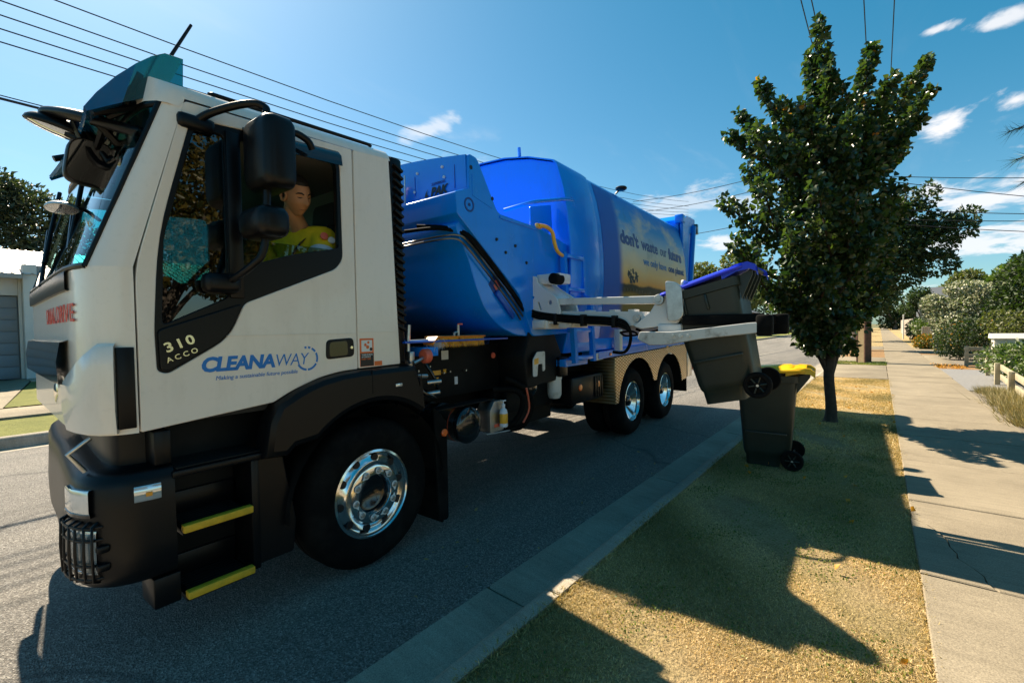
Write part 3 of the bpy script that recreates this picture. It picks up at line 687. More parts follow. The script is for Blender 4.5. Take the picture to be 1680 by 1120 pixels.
# near door, cut out for the window
DOOR = rnd([(-1.108, 1.14), (-1.108, 1.88), (-.898, 2.692), (.012, 2.735), (.016, 1.335), (-.1, 1.332), (-.25, 1.306), (-.42, 1.246), (-.52, 1.195)], [.01, .1, .02, .01, .01, .05, .05, .05, .01])
WIN = rnd([(-1.04, 1.41), (-1.045, 1.6), (-1.02, 2.03), (-.875, 2.60), (-.80, 2.625), (-.13, 2.69), (-.075, 2.62), (-.07, 2.03), (-.12, 1.965), (-.655, 1.735), (-.735, 1.555), (-1.0, 1.395)], [.02, .05, .2, .06, .05, .05, .04, .05, .05, .03, .08, .03])
door = plate('door', DOOR, 0.0, .05, M['white'], TR, [WIN], .005)
OPEN = rnd([(-.655, 2.59), (-.14, 2.655), (-.10, 2.60), (-.095, 2.10), (-.14, 2.085), (-.40, 2.02), (-.655, 1.925)], .035)
FIX = rnd([(-1.015, 1.62), (-.995, 2.03), (-.86, 2.565), (-.80, 2.58), (-.725, 2.585), (-.725, 1.765)], .03)
plate('seam_backing', [(-1.135, 1.14), (-1.135, 1.88), (-.93, 2.70), (-.87, 2.70), (-1.055, 2.0), (-1.06, 1.14)], -.052, .02, M['black'], TR, bev=.001)  # dark backing added to stop light leaking through the door seam
plate('window_trim', [Vector(p) for p in WIN], -.004, .04, M['black'], door, [FIX, OPEN], .004)
plate('quarter_glass', FIX, -.018, .006, M['glass'], door, bev=.001)
plate('lowered_glass', rnd([(-.655, 2.075), (-.16, 2.085), (-.12, 2.075), (-.655, 1.9)], .01), -.022, .006, M['strip'], door, bev=.001)
tb('window_divider', (-.02, -.725, 1.76), (.012, -.655, 2.61), 'black', .008, door)
bm = BM(); loft(bm, [[(.0, s, 2.69+.07*(s+.13)), (.035, s, 2.655+.07*(s+.13)), (.045, s, 2.60+.05*s), (.038, s, 2.60+.05*s), (.028, s, 2.65+.07*(s+.13)), (-.004, s, 2.68+.07*(s+.13))] for s in (-.64, -.4, -.2, -.12, -.085)])
obj('rain_deflector', bm, M['gloss_black'], door)
plate('badge_panel', rnd([(-1.03, 1.415), (-1.035, 1.60), (-.665, 1.735), (-.74, 1.555), (-1.0, 1.405)], [.03, .02, .03, .1, .04]), .010, .02, M['black'], door, bev=.006)
text('lettering', '310', .062, M['textsilver'], door, side_text(.012, -1.005, 1.495, R(20)), .0, .0016, .004, 1.25, .125)
text('lettering', 'ACCO', .034, M['textsilver'], door, side_text(.012, -1.005, 1.446, R(20)), .0, .0004, .004, 1.5, .135)
text('lettering', 'CLEANA', .098, M['textblue'], door, side_text(.001, -.862, 1.392), .18, .0042, .001, .94, .355)
text('lettering', 'WAY', .098, M['textblue'], door, side_text(.001, -.500, 1.392), .18, -.0008, .001, .92, .19)
text('lettering', 'Making a sustainable future possible', .03, M['textblue'], door, side_text(.001, -.802, 1.345), .18, .0, .001, 1.0, .42)
bm = BM()
for a0, a1 in ((-150, -95), (-88, -30), (-22, 28), (36, 62), (70, 84), (92, 104)):
    pts = [(R(a0+(a1-a0)*i/8)) for i in range(9)]
    loft(bm, [[(.0004, -.322+rr*math.cos(a)*1.0, 1.425+rr*math.sin(a)*1.05) for a in pts] for rr in (.056, .068)], closed=False)
obj('logo_ring', bm, M['textblue'], door, 0)
hd = plate('door_handle', rnd([(-.205, 1.41), (-.2, 1.53), (-.012, 1.54), (-.008, 1.42)], .03), .008, .03, M['black'], door, bev=.008)
plate('grip_recess', rnd([(-.185, 1.425), (-.182, 1.515), (-.06, 1.522), (-.058, 1.43)], .02), .0095, .004, M['gloss_black'], hd, bev=.001)
bm = BM(); lathe(bm, [(0, .014), (.009, .014), (.011, .008)], (0, -.032, 1.478), 'x', 12); obj('lock', bm, M['textsilver'], hd)
tb('crease', (.0, -.86, 1.5655), (.003, .008, 1.569), 'white', .001, door)
# rear side panel
rp = plate('side_panel', rnd([(.022, 1.338), (.022, 2.737), (.30, 2.762), (.362, 1.345)], .012), 0.0, .05, M['white'], cab, bev=.005)
tb('crease', (.0, .03, 1.5725), (.003, .345, 1.576), 'white', .001, rp)
st = plate('safety_sticker', rnd([(.034, 1.348), (.034, 1.532), (.14, 1.532), (.14, 1.348)], .003), .0022, .002, M['textorange'], rp, bev=.0003)
plate('sticker_picture', rnd([(.046, 1.445), (.046, 1.52), (.128, 1.52), (.128, 1.445)], .004), .0030, .001, M['textwhite'], st, bev=.0002)
plate('sticker_footer', rnd([(.036, 1.35), (.036, 1.435), (.138, 1.435), (.138, 1.35)], .002), .0030, .001, M['textblack'], st, bev=.0002)
for i, (tx, mm) in enumerate((('THREE POINTS', 'textwhite'), ('OF CONTACT', 'textwhite'), ('EVERY TIME', 'textorange'))):
    text('lettering', tx, .014, M[mm], st, side_text(.0034, .045, 1.42-i*.014), 0, .0002, .0004, 1, .084 if i == 0 else .07)
for yy, zz, rr in ((.075, 1.49, .01), (.098, 1.505, .009), (.092, 1.475, .012), (.118, 1.46, .011)):
    bm = BM(); lathe(bm, [(0, .0006), (rr, .0006), (rr, 0)], (.0032, yy, zz), 'x', 14); obj('sticker_figure', bm, M['textblack' if zz < 1.47 else 'textorange'], st)
plate('sticker_tag', rnd([(.145, 1.348), (.145, 1.378), (.205, 1.378), (.205, 1.348)], .002), .0022, .002, M['textorange'], rp, bev=.0003)
# corner cover, slot and front print
def front_at(d, z, off):
    pts = [Vector((n, -1.115-f*.165, z)) for n, f in FULL]
    for a, b in zip(pts, pts[1:]):
        l = (b-a).length
        if d <= l or b is pts[-1]:
            t = (b-a)/l; return a + t*d + Vector((-t.y, t.x, 0))*off
        d -= l
bm = BM(); rows = []
for zz, o in ((1.145, .0), (1.15, .022), (1.25, .034), (1.36, .036), (1.45, .034), (1.53, .028), (1.545, .0)):
    rows.append([cdir(t, zz - max(0, (t-.36)*.42)*(1 if zz > 1.4 else 0), -1.19 if False else -1.115, .165, o) for t in (.20, .28, .36, .44, .52, .60, .68, .74)])
loft(bm, rows, closed=False); obj('corner_cover', bm, M['white'], cab, 60)
tb('air_slot', (-.03, -1.185, 1.165), (.004, -1.122, 1.525), 'black', .004, cab)
text('lettering', 'DUAL DRIVE', .115, M['textred'], cab, lambda u, v, w: front_at(.285+(.86-u), 1.645+v, .006+w), 0, .0012, .001, 1.12, .86, .03)
bm = BM()
loft(bm, [plan(z, 6, len(FULL)-4, -o) for z, o in ((1.56, -.0), (1.55, .03), (1.46, .045), (1.36, .04), (1.33, .0))], closed=False); obj('grille_panel', bm, M['gloss_black'], cab, 50)
bm = BM(); lathe(bm, [(0, -.03), (.05, -.028), (.09, -.012), (.105, .004), (.1, .02)], (-.82, -1.235, 1.28), 'y', 20); obj('badge', bm, M['chrome'], cab)
# bumper
def bplan(z, off): return plan(z, 0, len(FULL), off, -.99, .31, BFULL)
bm = BM(); loft(bm, [bplan(z, o) for z, o in ((.44, .06), (.465, .01), (.52, -.012), (.62, -.014), (.80, -.006), (.90, -.004), (.945, .012), (.965, .04), (.972, .16), (.96, .30))], closed=False)
bmp = obj('bumper', bm, M['black'], TR, 60)
bm = BM(); loft(bm, [plan(z, 0, len(FULL), .14, -1.05, .27) for z in (.93, 1.145)], closed=False); obj('lower_apron', bm, M['black'], cab, 50)
def bp(name, t0, t1, z0, z1, off, m, par=None, k=8): return fpatch(name, t0, t1, z0, z1, off, m, par or bmp, -.99, .31, k)
bp('front_indicator', .46, .70, .80, .905, .018, 'clear'); bp('indicator_surround', .45, .72, .785, .80, .018, 'gloss_black')
bp('side_indicator', .075, .215, .83, .90, .016, 'clear'); bp('indicator_bulb', .12, .15, .85, .87, .021, 'amber')
hl = bp('headlight', .42, .68, .535, .725, .014, 'clear'); bp('headlight_lens', .43, .67, .545, .715, .02, 'lens', hl)
gu = BM()
for zz in (.52, .58, .69, .745): tube(gu, [cdir(.38+.38*i/6, zz, -.99, .31, .034 if 0 < i < 6 else .008) for i in range(7)], .006, 6)
for i in range(6): tube(gu, [cdir(.42+.31*i/5, z, -.99, .31, o) for z, o in ((.50, .008), (.512, .034), (.63, .038), (.75, .034), (.762, .008))], .006, 6)
gu = obj('headlight_guard', gu, M['black'], bmp, 60)
for zz in (.57, .65):
    bm = BM(); box(bm, cdir(.375, zz, -.99, .31, .016), (.035, .045, .035), .01); obj('guard_clamp', bm, M['black'], gu)
tb('bumper_bracket', (-.2, -1.08, .30), (-.02, -.97, .445), 'black', .01, bmp)
tt('bumper_tie', [cdir(.6, .97, -.99, .31, -.03), cdir(.58, 1.06, -1.05, .3, -.01), cdir(.56, 1.12, -1.115, .165, -.02)], .01, 'steel', bmp)
# entry steps
tb('step_well', (-.60, -1.0, .30), (-.24, -.48, 1.14), 'dark', .004)
tb('sill_guard', (-.3, -1.06, .97), (-.02, -.99, 1.13), 'black', .01); tb('step_post', (-.3, -.645, .30), (-.015, -.60, .9), 'black', .012)
plate('step_skirt', rnd([(-.62, .32), (-.62, .90), (-.47, .90), (-.40, .50), (-.42, .32)], .02), -.02, .05, M['black'], TR, bev=.01)
for zz, s0, s1 in ((.65, -.965, -.65), (.325, -.955, -.65)):
    stp = tb('step', (-.24, s0, zz-.035), (.0, s1, zz-.005), 'black', .004)
    tb('step_nosing', (-.025, s0, zz-.022), (.02, s1, zz+.016), 'yellow', .006, stp)
    bm = BM()
    for i in range(7): b2(bm, (-.22+i*.028, s0+.02, zz-.004), (-.21+i*.028, s1-.02, zz+.006), .002)
    obj('step_grip', bm, M['dark'], stp)
    tb('step_back', (-.24, s0, zz), (-.22, s1, zz+.12), 'black', .004, stp)
stp = tb('step', (-.26, -1.0, .90), (.01, -.56, .935), 'black', .008)
bm = BM()
for i in range(9): b2(bm, (-.24+i*.027, -.98, .935), (-.23+i*.027, -.58, .945), .002)
obj('step_grip', bm, M['dark'], stp)
# wheel arch fender
arc = [(.13+.60*math.cos(R(a)), .49+.585*math.sin(R(a))) for a in range(8, 181, 8)]
FEN = [(.50, 1.17), (.47, 1.32)] + rnd([(.40, 1.336), (0, 1.330), (-.25, 1.300), (-.42, 1.238), (-.52, 1.187), (-.565, 1.10), (-.60, .92)], .05)[0:] + [(-.56, .90), (-.47, .9)]
inner = [(.13+.62*math.cos(R(a)), .47+.64*math.sin(R(a))) for a in range(138, 52, -6)]
FEN = [(.36, 1.336), (0, 1.331), (-.13, 1.322), (-.25, 1.301), (-.34, 1.275), (-.42, 1.24), (-.52, 1.188), (-.57, 1.09), (-.60, .90), (-.47, .885), (-.42, .93)] + inner[1:] + [(.50, .93), (.53, 1.17), (.47, 1.33)]
fen = plate('fender', FEN, .055, .16, M['black'], TR, bev=.04)
tb('fender_seam', (.048, .085, 1.17), (.0575, .090, 1.325), 'dark', .001, fen); tb('side_marker', (.055, .27, 1.195), (.063, .325, 1.217), 'clear', .003, fen)
bm = BM(); loft(bm, [[(x, .13+rr*math.cos(R(a)), .49+rr*math.sin(R(a))) for a in range(0, 181, 10)] for x, rr in ((.03, .60), (-.7, .60))], closed=False); obj('arch_liner', bm, M['dark'], fen, 60)
tb('mudflap', (-.6, .735, .08), (.0, .755, .93), 'rubber', .004); 
plate('flap_side', rnd([(.66, 1.0), (.70, .10), (.80, .09), (.80, .86)], .03), .01, .02, M['rubber'], TR, bev=.006)
bm = BM(); lathe(bm, [(0, .012), (.026, .011), (.031, .004), (.031, 0)], (.012, .765, .78), 'x', 20); obj('reflector', bm, M['reflector'], TR)

# wheels
def wheel(s, zc, x, rear=False, hub=True):
    bm = BM(); Rr = .495
    lathe(bm, [(.285, -.005), (.30, .012), (.33, .020), (.40, .022), (.455, .006), (.480, -.03), (Rr, -.05), (Rr, -.13), (.486, -.133), (.486, -.145), (Rr, -.148), (Rr, -.20), (.478, -.235), (.44, -.27), (.30, -.28), (.285, -.26)], (x, s, zc), 'x', 56)
    if rear: lathe(bm, [(.285, -.335), (.33, -.31), (.44, -.32), (.49, -.36), (.495, -.54), (.44, -.58), (.285, -.57)], (x, s, zc), 'x', 40)
    w = obj('wheel', bm, M['rubber'], TR, 40)
    bm = BM()
    if rear: pr = [(.286, -.02), (.292, .004), (.278, .008), (.268, -.004), (.262, -.05), (.115, -.13), (.245, -.155), (.205, -.165), (.19, -.14), (.15, -.135), (.12, -.135)]
    else: pr = [(.286, -.02), (.292, .004), (.278, .008), (.268, -.003), (.262, -.03), (.25, -.043), (.215, -.030), (.198, -.012), (.19, .012), (.178, .016), (.13, .016), (.126, .010), (.124, -.02)]
    lathe(bm, pr, (x, s, zc), 'x', 56); obj('rim', bm, M['chrome'], w, 35)
    bm = BM(); hb_ = -.135 if rear else -.02
    lathe(bm, [(0, hb_+.10), (.05, hb_+.10), (.075, hb_+.085), (.085, hb_+.02), (.126, hb_)], (x, s, zc), 'x', 28) if rear else lathe(bm, [(0, -.06), (.07, -.06), (.095, -.045), (.118, -.04), (.126, -.02)], (x, s, zc), 'x', 28)
    obj('hub', bm, M['gloss_black'], w)
    me = bm = None
    for k in range(10):
        a = R(36*k+9); 
        if not rear:
            bm = BM(); lathe(bm, [(0, .003), (.024, .003), (.027, -.004)], (x-.030, s+.234*math.cos(a), zc+.234*math.sin(a)), 'x', 14); obj('hand_hole', bm, M['textblack'], w)
        rr = .155; px = x+.016 if not rear else x-.135
        bm = BM(); lathe(bm, [(0, .024), (.013, .024), (.0135, .014), (.017, .012), (.017, 0)], (px, s+rr*math.cos(a), zc+rr*math.sin(a)), 'x', 10); obj('wheel_nut', bm, M['steel'], w)
        if not rear:
            a2 = a + (.16 if k % 2 else -.16); bm = BM()
            lathe(bm, [(.017, .006), (.024, .006), (.024, .002), (.017, .002)], (px+.004, s+rr*math.cos(a), zc+rr*math.sin(a)), 'x', 14)
            tip = Vector((px+.008, s+(rr-.002)*math.cos(a2+(.1 if k % 2 else -.1)), zc+(rr-.002)*math.sin(a2+(.1 if k % 2 else -.1)))); c0 = Vector((px+.008, s+rr*math.cos(a), zc+rr*math.sin(a))); d = (tip-c0).normalized(); q = Vector((0, -d.z, d.y))
            loft(bm, [[c0+d*.018+q*.012, c0+d*.018-q*.012, tip-q*.002, tip+q*.002], [p+Vector((.004, 0, 0)) for p in (c0+d*.018+q*.012, c0+d*.018-q*.012, tip-q*.002, tip+q*.002)]])
            obj('nut_pointer', bm, M['textwhite'], w, 20)
    return w
wheel(.13, .49, -.02)
for s in (4.66, 6.10): wheel(s, .49, -.04, True)
def far_wheel(s, x, wd):
    bm = BM(); lathe(bm, [(0, -.02), (.28, -.02), (.33, .015), (.45, 0), (.495, -.05), (.495, -wd+.05), (.45, -wd), (0, -wd)], (x, s, .49), 'x', 36); obj('wheel', bm, M['rubber'], TR)
far_wheel(.13, -2.0, .28); far_wheel(4.66, -1.85, .55); far_wheel(6.10, -1.85, .55)
for s in (.13, 4.66, 6.10): tb('axle', (-2.0, s-.07, .42), (-.3, s+.07, .56), 'dark', .03)
# rear of the cab: air intake with its louvres
ai = tb('air_intake', (-.42, .335, 1.345), (-.03, .44, 2.80), 'black', .02)
for i in range(22): 
    bm = BM(); box(bm, (-.018, .392, 1.60+i*.0535), (.03, .085, .022), .005, Matrix.Rotation(R(-28), 3, 'X')); obj('louvre', bm, M['black'], ai)
tb('cab_rear_wall', (-2.28, .285, 1.30), (-.06, .31, 2.76), 'cabin', .004, cab)
tt('exhaust_stack', [(-.24, .50, 1.25), (-.24, .50, 1.6), (-.24, .50, 2.45)], .04, 'dark')
# far side and inside of the cab
FARH = rnd([(-1.0, 1.75), (-.86, 2.58), (.0, 2.64), (.0, 1.95)], .05)
plate('far_door', rnd([(-1.108, 1.14), (-1.108, 1.88), (-.903, 2.66), (.31, 2.74), (.36, 1.34), (-.52, 1.2)], .02), -CW+.04, .04, M['white'], TR, [FARH], .004)
plate('far_glass', FARH, -CW+.015, .005, M['farglass'], TR, bev=.001)
tb('cab_floor', (-2.24, -1.10, 1.15), (-.06, .28, 1.20), 'dash', .004, cab); tb('headliner', (-2.2, -.84, 2.66), (-.08, .28, 2.685), 'cabin', .004, cab)
plate('inner_door', rnd([(-1.06, 1.2), (-1.02, 1.66), (-.7, 1.78), (-.66, 1.91), (-.40, 2.0), (-.1, 2.07), (.0, 2.05), (.0, 1.36), (-.5, 1.22)], .02), -.056, .03, M['dash'], door, bev=.006)
bm = BM(); loft(bm, [[(n, s, z) for s, z in ((-1.10, 1.55), (-1.12, 1.84), (-1.08, 1.87), (-.94, 1.86), (-.86, 1.80), (-.84, 1.5), (-1.0, 1.25))] for n in (-.12, -2.15)]); obj('dashboard', bm, M['dash'], cab, 40)
for nn in (-.56, -1.74):
    sw = BM(); c = Vector((nn, -.66, 1.88)); ax = Matrix.Rotation(R(55), 3, 'X')
    tube(sw, [c + ax @ Vector((.22*math.cos(a), .22*math.sin(a), 0)) for a in [2*math.pi*i/24 for i in range(25)]], .016, 6, False)
    tube(sw, [c + ax @ Vector((-.2, 0, 0)), c, c + ax @ Vector((.2, 0, 0))], .014, 6); tube(sw, [c, c+Vector((0, -.22, -.2))], .03, 6); obj('steering_wheel', sw, M['dash'], TR)
    se = BM(); box(se, (nn, -.05, 1.52), (.5, .5, .14), .05); box(se, (nn, .16, 1.92), (.48, .13, .76), .06, Matrix.Rotation(R(-6), 3, 'X')); box(se, (nn, .17, 2.40), (.30, .10, .24), .045, Matrix.Rotation(R(-6), 3, 'X')); obj('seat', se, M['cloth'], TR)
bm = BM()
for i in range(6): b2(bm, (-.6+.05*i, .277, 2.44), (-.575+.05*i, .284, 2.62), .002)
obj('rear_vent', bm, M['wallgrey'], cab)
tb('far_sun_skirt', (-2.42, .62, .30), (-2.38, 3.95, 1.5), 'dark')  # unseen side guard, added and raised to keep sun from under the truck
tb('far_sun_skirt', (-2.42, 6.85, .30), (-2.38, 7.4, 1.4), 'dark')  # same unseen sun block behind the rear wheels
tb('gap_sun_block', (-2.2, .47, 1.0), (-.62, .92, 1.95), 'dark', .02)  # unseen filler box added to stop the sun shaft behind the cab
tb('far_fender', (-2.4, -.55, .95), (-1.7, .8, 1.15), 'dark', .02)
# mirrors
mb = BM(); P_ = [(-.01, -.86, 2.60), (.05, -.80, 2.655), (.16, -.70, 2.70), (.215, -.63, 2.70), (.225, -.62, 2.62), (.22, -.63, 2.2), (.215, -.65, 1.99), (.17, -.69, 1.91), (.05, -.74, 1.845), (-.01, -.76, 1.835)]
tube(mb, smoothpath(P_, 6), .019, 8); box(mb, (.0, -.85, 2.60), (.05, .16, .07), .02); box(mb, (.02, -.77, 1.83), (.09, .17, .10), .03); mb = obj('mirror_arm', mb, M['black'], TR, 60)
def mirror(lo, hi, name):
    lo, hi = Vector(lo), Vector(hi); bm = BM(); k = []
    for f, ins in ((0, .03), (.12, .008), (.35, 0), (.85, 0), (1, .012)):
        s = lo.y+(hi.y-lo.y)*f; q = rnd([(lo.x+ins, lo.z+ins), (lo.x+ins, hi.z-ins), (hi.x-ins, hi.z-ins), (hi.x-ins, lo.z+ins)], .05, 5)
        k.append([(p.x, s, p.y) for p in q])
    loft(bm, k); h = obj(name, bm, M['black'], TR, 50)
    plate('mirror_glass', rnd([(lo.x+.02, lo.z+.02), (lo.x+.02, hi.z-.02), (hi.x-.02, hi.z-.02), (hi.x-.02, lo.z+.02)], .04), hi.y+.003, .004, M['mirrorglass'], h, bev=.0005, axis='y'); return h
mirror((.095, -.69, 2.285), (.355, -.54, 2.635), 'wing_mirror'); mirror((.085, -.72, 2.045), (.34, -.575, 2.195), 'wide_angle_mirror')
tt('mirror_bracket_stub', [(.02, -.42, 2.66), (.07, -.40, 2.685), (.085, -.33, 2.66), (.08, -.30, 2.62)], .02, 'black', None, 8, 4)  # short tube for the stub of the second mirror bracket
# sun visor, marker lamp, antenna
VS = [(-.86, 2.80), (-.985, 2.715), (-1.10, 2.645), (-1.225, 2.56), (-1.235, 2.575), (-1.19, 2.655), (-1.12, 2.755), (-1.045, 2.845), (-.985, 2.905), (-.93, 2.945), (-.855, 2.95)]
def vis(n):
    d = -n-.12; k = 1-math.exp(-max(d, 0)/.5); j = 1-math.exp(-max(d, 0)/.1); return [(n, s+.085*k, z+.012*j) for s, z in VS]
bm = BM(); nn = [-.125, -.16, -.22, -.35, -.6, -.9, -1.15, -1.35, -1.5]
loft(bm, [vis(n)[4:] for n in nn], closed=False); loft(bm, [vis(n)[2:5] for n in nn], closed=False)
vz = obj('sun_visor', bm, M['visor'], TR, 40)
for n in (nn[0], nn[-1]):
    dy = vis(n)[0][1]-VS[0][0]; bm = BM(); bm.faces.new([bm.verts.new((n, s+dy, z)) for s, z in VS[2:8]]); obj('visor_cheek', bm, M['visor'], vz, 0)
    bm = BM(); bm.faces.new([bm.verts.new((n, s+dy, z)) for s, z in (VS[0], VS[1], VS[2], VS[7], VS[8], VS[9], VS[10])]); obj('visor_end', bm, M['visor_backlit'], vz, 0)
bm = BM(); loft(bm, [[(n, s+.085*(1-math.exp((n+.12)/.5))-.006-.012*b, z+.012*b+.017) for (s, z), b in zip(VS[6:9], (0, 1, 0))] for n in (-.42, -.50, -.62, -.70)], closed=False); obj('marker_lamp', bm, M['clear'], vz)
for n in (-.2, -.62, -1.1):
    bm = BM(); tube(bm, [(n, -1.19, 2.59), (n, -1.05, 2.66), (n, -.96, 2.74)], .018, 6); tube(bm, [(n, -1.07, 2.67), (n+.04, -1.02, 2.82)], .014, 6); tube(bm, [(n, -1.0, 2.70), (n-.05, -1.13, 2.60)], .014, 6); obj('visor_bracket', bm, M['black'], vz)
tt('antenna', [(-.62, -.86, 2.98), (-.60, -.78, 3.14), (-.575, -.66, 3.40)], [.016, .010, .008], 'black')
# front overhead mirror on its arm, the hanging front mirror and the small spotter
fm = BM(); tube(fm, smoothpath([(-.10, -.99, 2.52), (-.22, -1.08, 2.56), (-.40, -1.19, 2.625), (-.55, -1.255, 2.665), (-.64, -1.285, 2.675)], 5), [.042]*18+[.038, .03, .02], 10, True, .62)
tube(fm, smoothpath([(-.50, -1.20, 2.63), (-.50, -1.13, 2.46), (-.46, -1.06, 2.44), (-.30, -1.0, 2.50), (-.2, -1.03, 2.54)], 5), .02, 6); tube(fm, [(-.56, -1.22, 2.58), (-.50, -1.12, 2.52), (-.38, -1.12, 2.58)], .018, 6); tube(fm, [(-.36, -1.04, 2.49), (-.34, -1.15, 2.60)], .018, 6); fm = obj('overhead_mirror_arm', fm, M['black'], TR, 60)
def dish(c, a, b, h, U, Vv, m, name):
    U = Vector(U).normalized(); Vv = Vector(Vv); Vv = (Vv-U*Vv.dot(U)).normalized(); Nn = U.cross(Vv); Nn = Nn if Nn.z > 0 else -Nn; c = Vector(c); bm = BM(); rings = []
    def rg_(f, sc): return [c + U*a*sc*math.cos(t) + Vv*b*sc*math.sin(t) + Nn*h*f for t in [2*math.pi*i/28 for i in range(28)]]
    loft(bm, [rg_(f, sc) for f, sc in ((1, .30), (.86, .62), (.6, .86), (.3, .97), (0, 1.0), (-.08, .96))]); o = obj(name, bm, m, TR, 60)
    bm = BM(); loft(bm, [rg_(f, sc) for f, sc in ((-.12, .92), (-.26, .7), (-.36, .35), (-.38, .04))]); obj('mirror_glass', bm, M['mirrorglass'], o, 70); return o
dish((-.62, -1.215, 2.60), .155, .10, .06, (.25, .95, -.28), (.95, -.3, -.05), M['black'], 'overhead_mirror')
bm = BM(); rings = []
for x, sc in ((-.60, .6), (-.59, .9), (-.565, 1.0), (-.53, 1.0), (-.52, .95)): rings.append([(x+.35*p.y, -1.14+(p.x)*sc, 2.435+p.y*sc) for p in rnd([(-.105, -.085), (-.085, .12), (.085, .12), (.085, -.10)], .06, 6)])
loft(bm, rings); rm = obj('front_mirror', bm, M['black'], TR, 50)
bm = BM(); bm.faces.new([bm.verts.new((-.517+.35*p.y, -1.14+p.x*.9, 2.435+p.y*.9)) for p in rnd([(-.105, -.085), (-.085, .12), (.085, .12), (.085, -.10)], .06, 6)]); obj('mirror_glass', bm, M['mirrordark'], rm, 0)
tt('mirror_stay', [(-.50, -1.07, 2.36), (-.47, -1.06, 2.42), (-.50, -1.10, 2.50), (-.52, -1.16, 2.60)], .016, 'black', rm)
sm = dish((-.52, -1.255, 2.195), .062, .05, .03, (.2, .95, 0), (.95, -.2, .35), M['steel'], 'spotter_mirror'); tt('spotter_stalk', [(-.52, -1.215, 2.215), (-.55, -1.16, 2.21), (-.60, -1.10, 2.18)], .009, 'black', sm)
# ------------------------------------------------------------------ chassis and gear under the body
tb('chassis_rail', (-.80, -1.0, .72), (-.70, 7.6, .98), 'dark'); tb('chassis_rail', (-1.60, -1.0, .72), (-1.50, 7.6, .98), 'dark')
tb('subframe_light_block', (-1.9, .6, .985), (-.45, 7.2, 1.25), 'dark')  # dark box added so no light shows through the underbody
tb('engine', (-1.5, -.9, .55), (-.82, .6, 1.14), 'dark', .04)
tb('equipment_panel', (-.40, .62, .98), (-.36, 1.92, 1.43), 'dark', .004)
shelf = tb('side_shelf', (-.55, .41, 1.485), (.0, 1.62, 1.50), 'blue_dark', .004)
tb('shelf_bracket', (-.4, .60, 1.38), (-.02, .75, 1.45), 'blue', .004, shelf)
pn = [o for o in TR.children if o.name.startswith('equipment_panel')][0]
for (s0, z0, ds, dz, mm) in ((1.11, 1.315, .085, .08, 'textwhite'), (1.0, 1.185, .10, .04, 'yrail'), (1.13, 1.195, .035, .035, 'yrail'), (1.02, 1.10, .05, .065, 'yrail'), (1.27, 1.08, .04, .07, 'white_gloss')):
    plate('notice_sticker', rnd([(s0, z0), (s0, z0+dz), (s0+ds, z0+dz), (s0+ds, z0)], .004), -.355, .004, M[mm], pn, bev=.0004)
for (s, z, r, mm) in ((1.06, 1.125, .02, 'red'), (1.115, 1.20, .01, 'steel'), (1.19, 1.205, .01, 'steel'), (.82, 1.24, .012, 'steel'), (.95, 1.27, .010, 'steel'), (1.40, 1.2, .012, 'steel')):
    bm = BM(); lathe(bm, [(0, .03), (r*.8, .03), (r, .02), (r, 0)], (-.357, s, z), 'x', 12); obj('switch_knob', bm, M[mm], pn)
# valves and hoses behind the cab
vb = BM(); tube(vb, [(-.08, .50, 1.30), (-.08, .50, 1.50), (-.08, .51, 1.62)], .018, 8); tube(vb, [(-.08, .5, 1.36), (.02, .44, 1.33)], .014, 8); tube(vb, [(-.08, .5, 1.30), (.03, .43, 1.25), (.03, .58, 1.24)], .016, 8); tube(vb, [(-.02, .5, 1.34), (-.02, .62, 1.38)], .014, 8); box(vb, (-.06, .5, 1.38), (.06, .05, .09), .01); vb = obj('valve', vb, M['steel'], TR)
bm = BM(); lathe(bm, [(0, .03), (.045, .03), (.055, .02), (.055, -.02), (.045, -.03), (0, -.03)], (-.02, .62, 1.385), 'y', 20); obj('filler_cap', bm, M['red'], TR)
for i, pts in enumerate(([(-.1, .5, 1.25), (-.02, .56, 1.15), (-.1, .66, 1.08), (-.3, .7, 1.05)], [(-.08, .52, 1.2), (-.0, .6, 1.1), (-.05, .74, 1.06), (-.3, .8, 1.1)], [(-.2, .7, 1.4), (-.1, .78, 1.2), (-.15, .85, 1.08), (-.3, .95, 1.05)])):
    tt('air_hose', pts, .013, 'gloss_black', None, 6, 6)
tt('air_fitting', [(-.06, .66, 1.09), (.0, .74, 1.10)], .018, 'steel'); tt('air_fitting', [(-.1, .70, 1.17), (-.05, .80, 1.175)], .02, 'steel')
at_ = BM(); lathe(at_, [(0, -1.5), (.14, -1.49), (.152, -1.45), (.152, -.06), (.148, -.03)], (0, 1.10, .775), 'x', 36); at_ = obj('air_tank', at_, M['silver'], TR, 50)
bm = BM(); lathe(bm, [(.153, -.055), (.157, -.02), (.145, .0), (.09, .012), (0, .018)], (-.02, 1.10, .775), 'x', 36); obj('tank_end', bm, M['gloss_black'], at_, 50)
for x in (-.35, -.48):
    bm = BM(); lathe(bm, [(.1525, -.012), (.160, -.012), (.160, .012), (.1525, .012)], (x, 1.10, .775), 'x', 36); obj('tank_strap', bm, M['gloss_black'], at_)
bm = BM(); lathe(bm, [(.1523, -.006), (.1535, -.004), (.1535, .004), (.1523, .006)], (-.14, 1.10, .775), 'x', 36); obj('tank_mark', bm, M['red'], at_)
hb1 = plate('holder_box', rnd([(1.345, .66), (1.345, .86), (1.40, .935), (1.53, .935), (1.53, .66)], .012), .0, .16, M['steel'], TR, bev=.004)
tb('holder_shelf', (-.16, .72, .945), (-.03, 1.42, .955), 'dark', .003); tt('holder_rod', [(.0, 1.28, .66), (.0, 1.62, .635)], .008, 'steel')
tb('holder_tag', (.001, 1.395, .70), (.003, 1.485, .73), 'red', .0005, hb1)
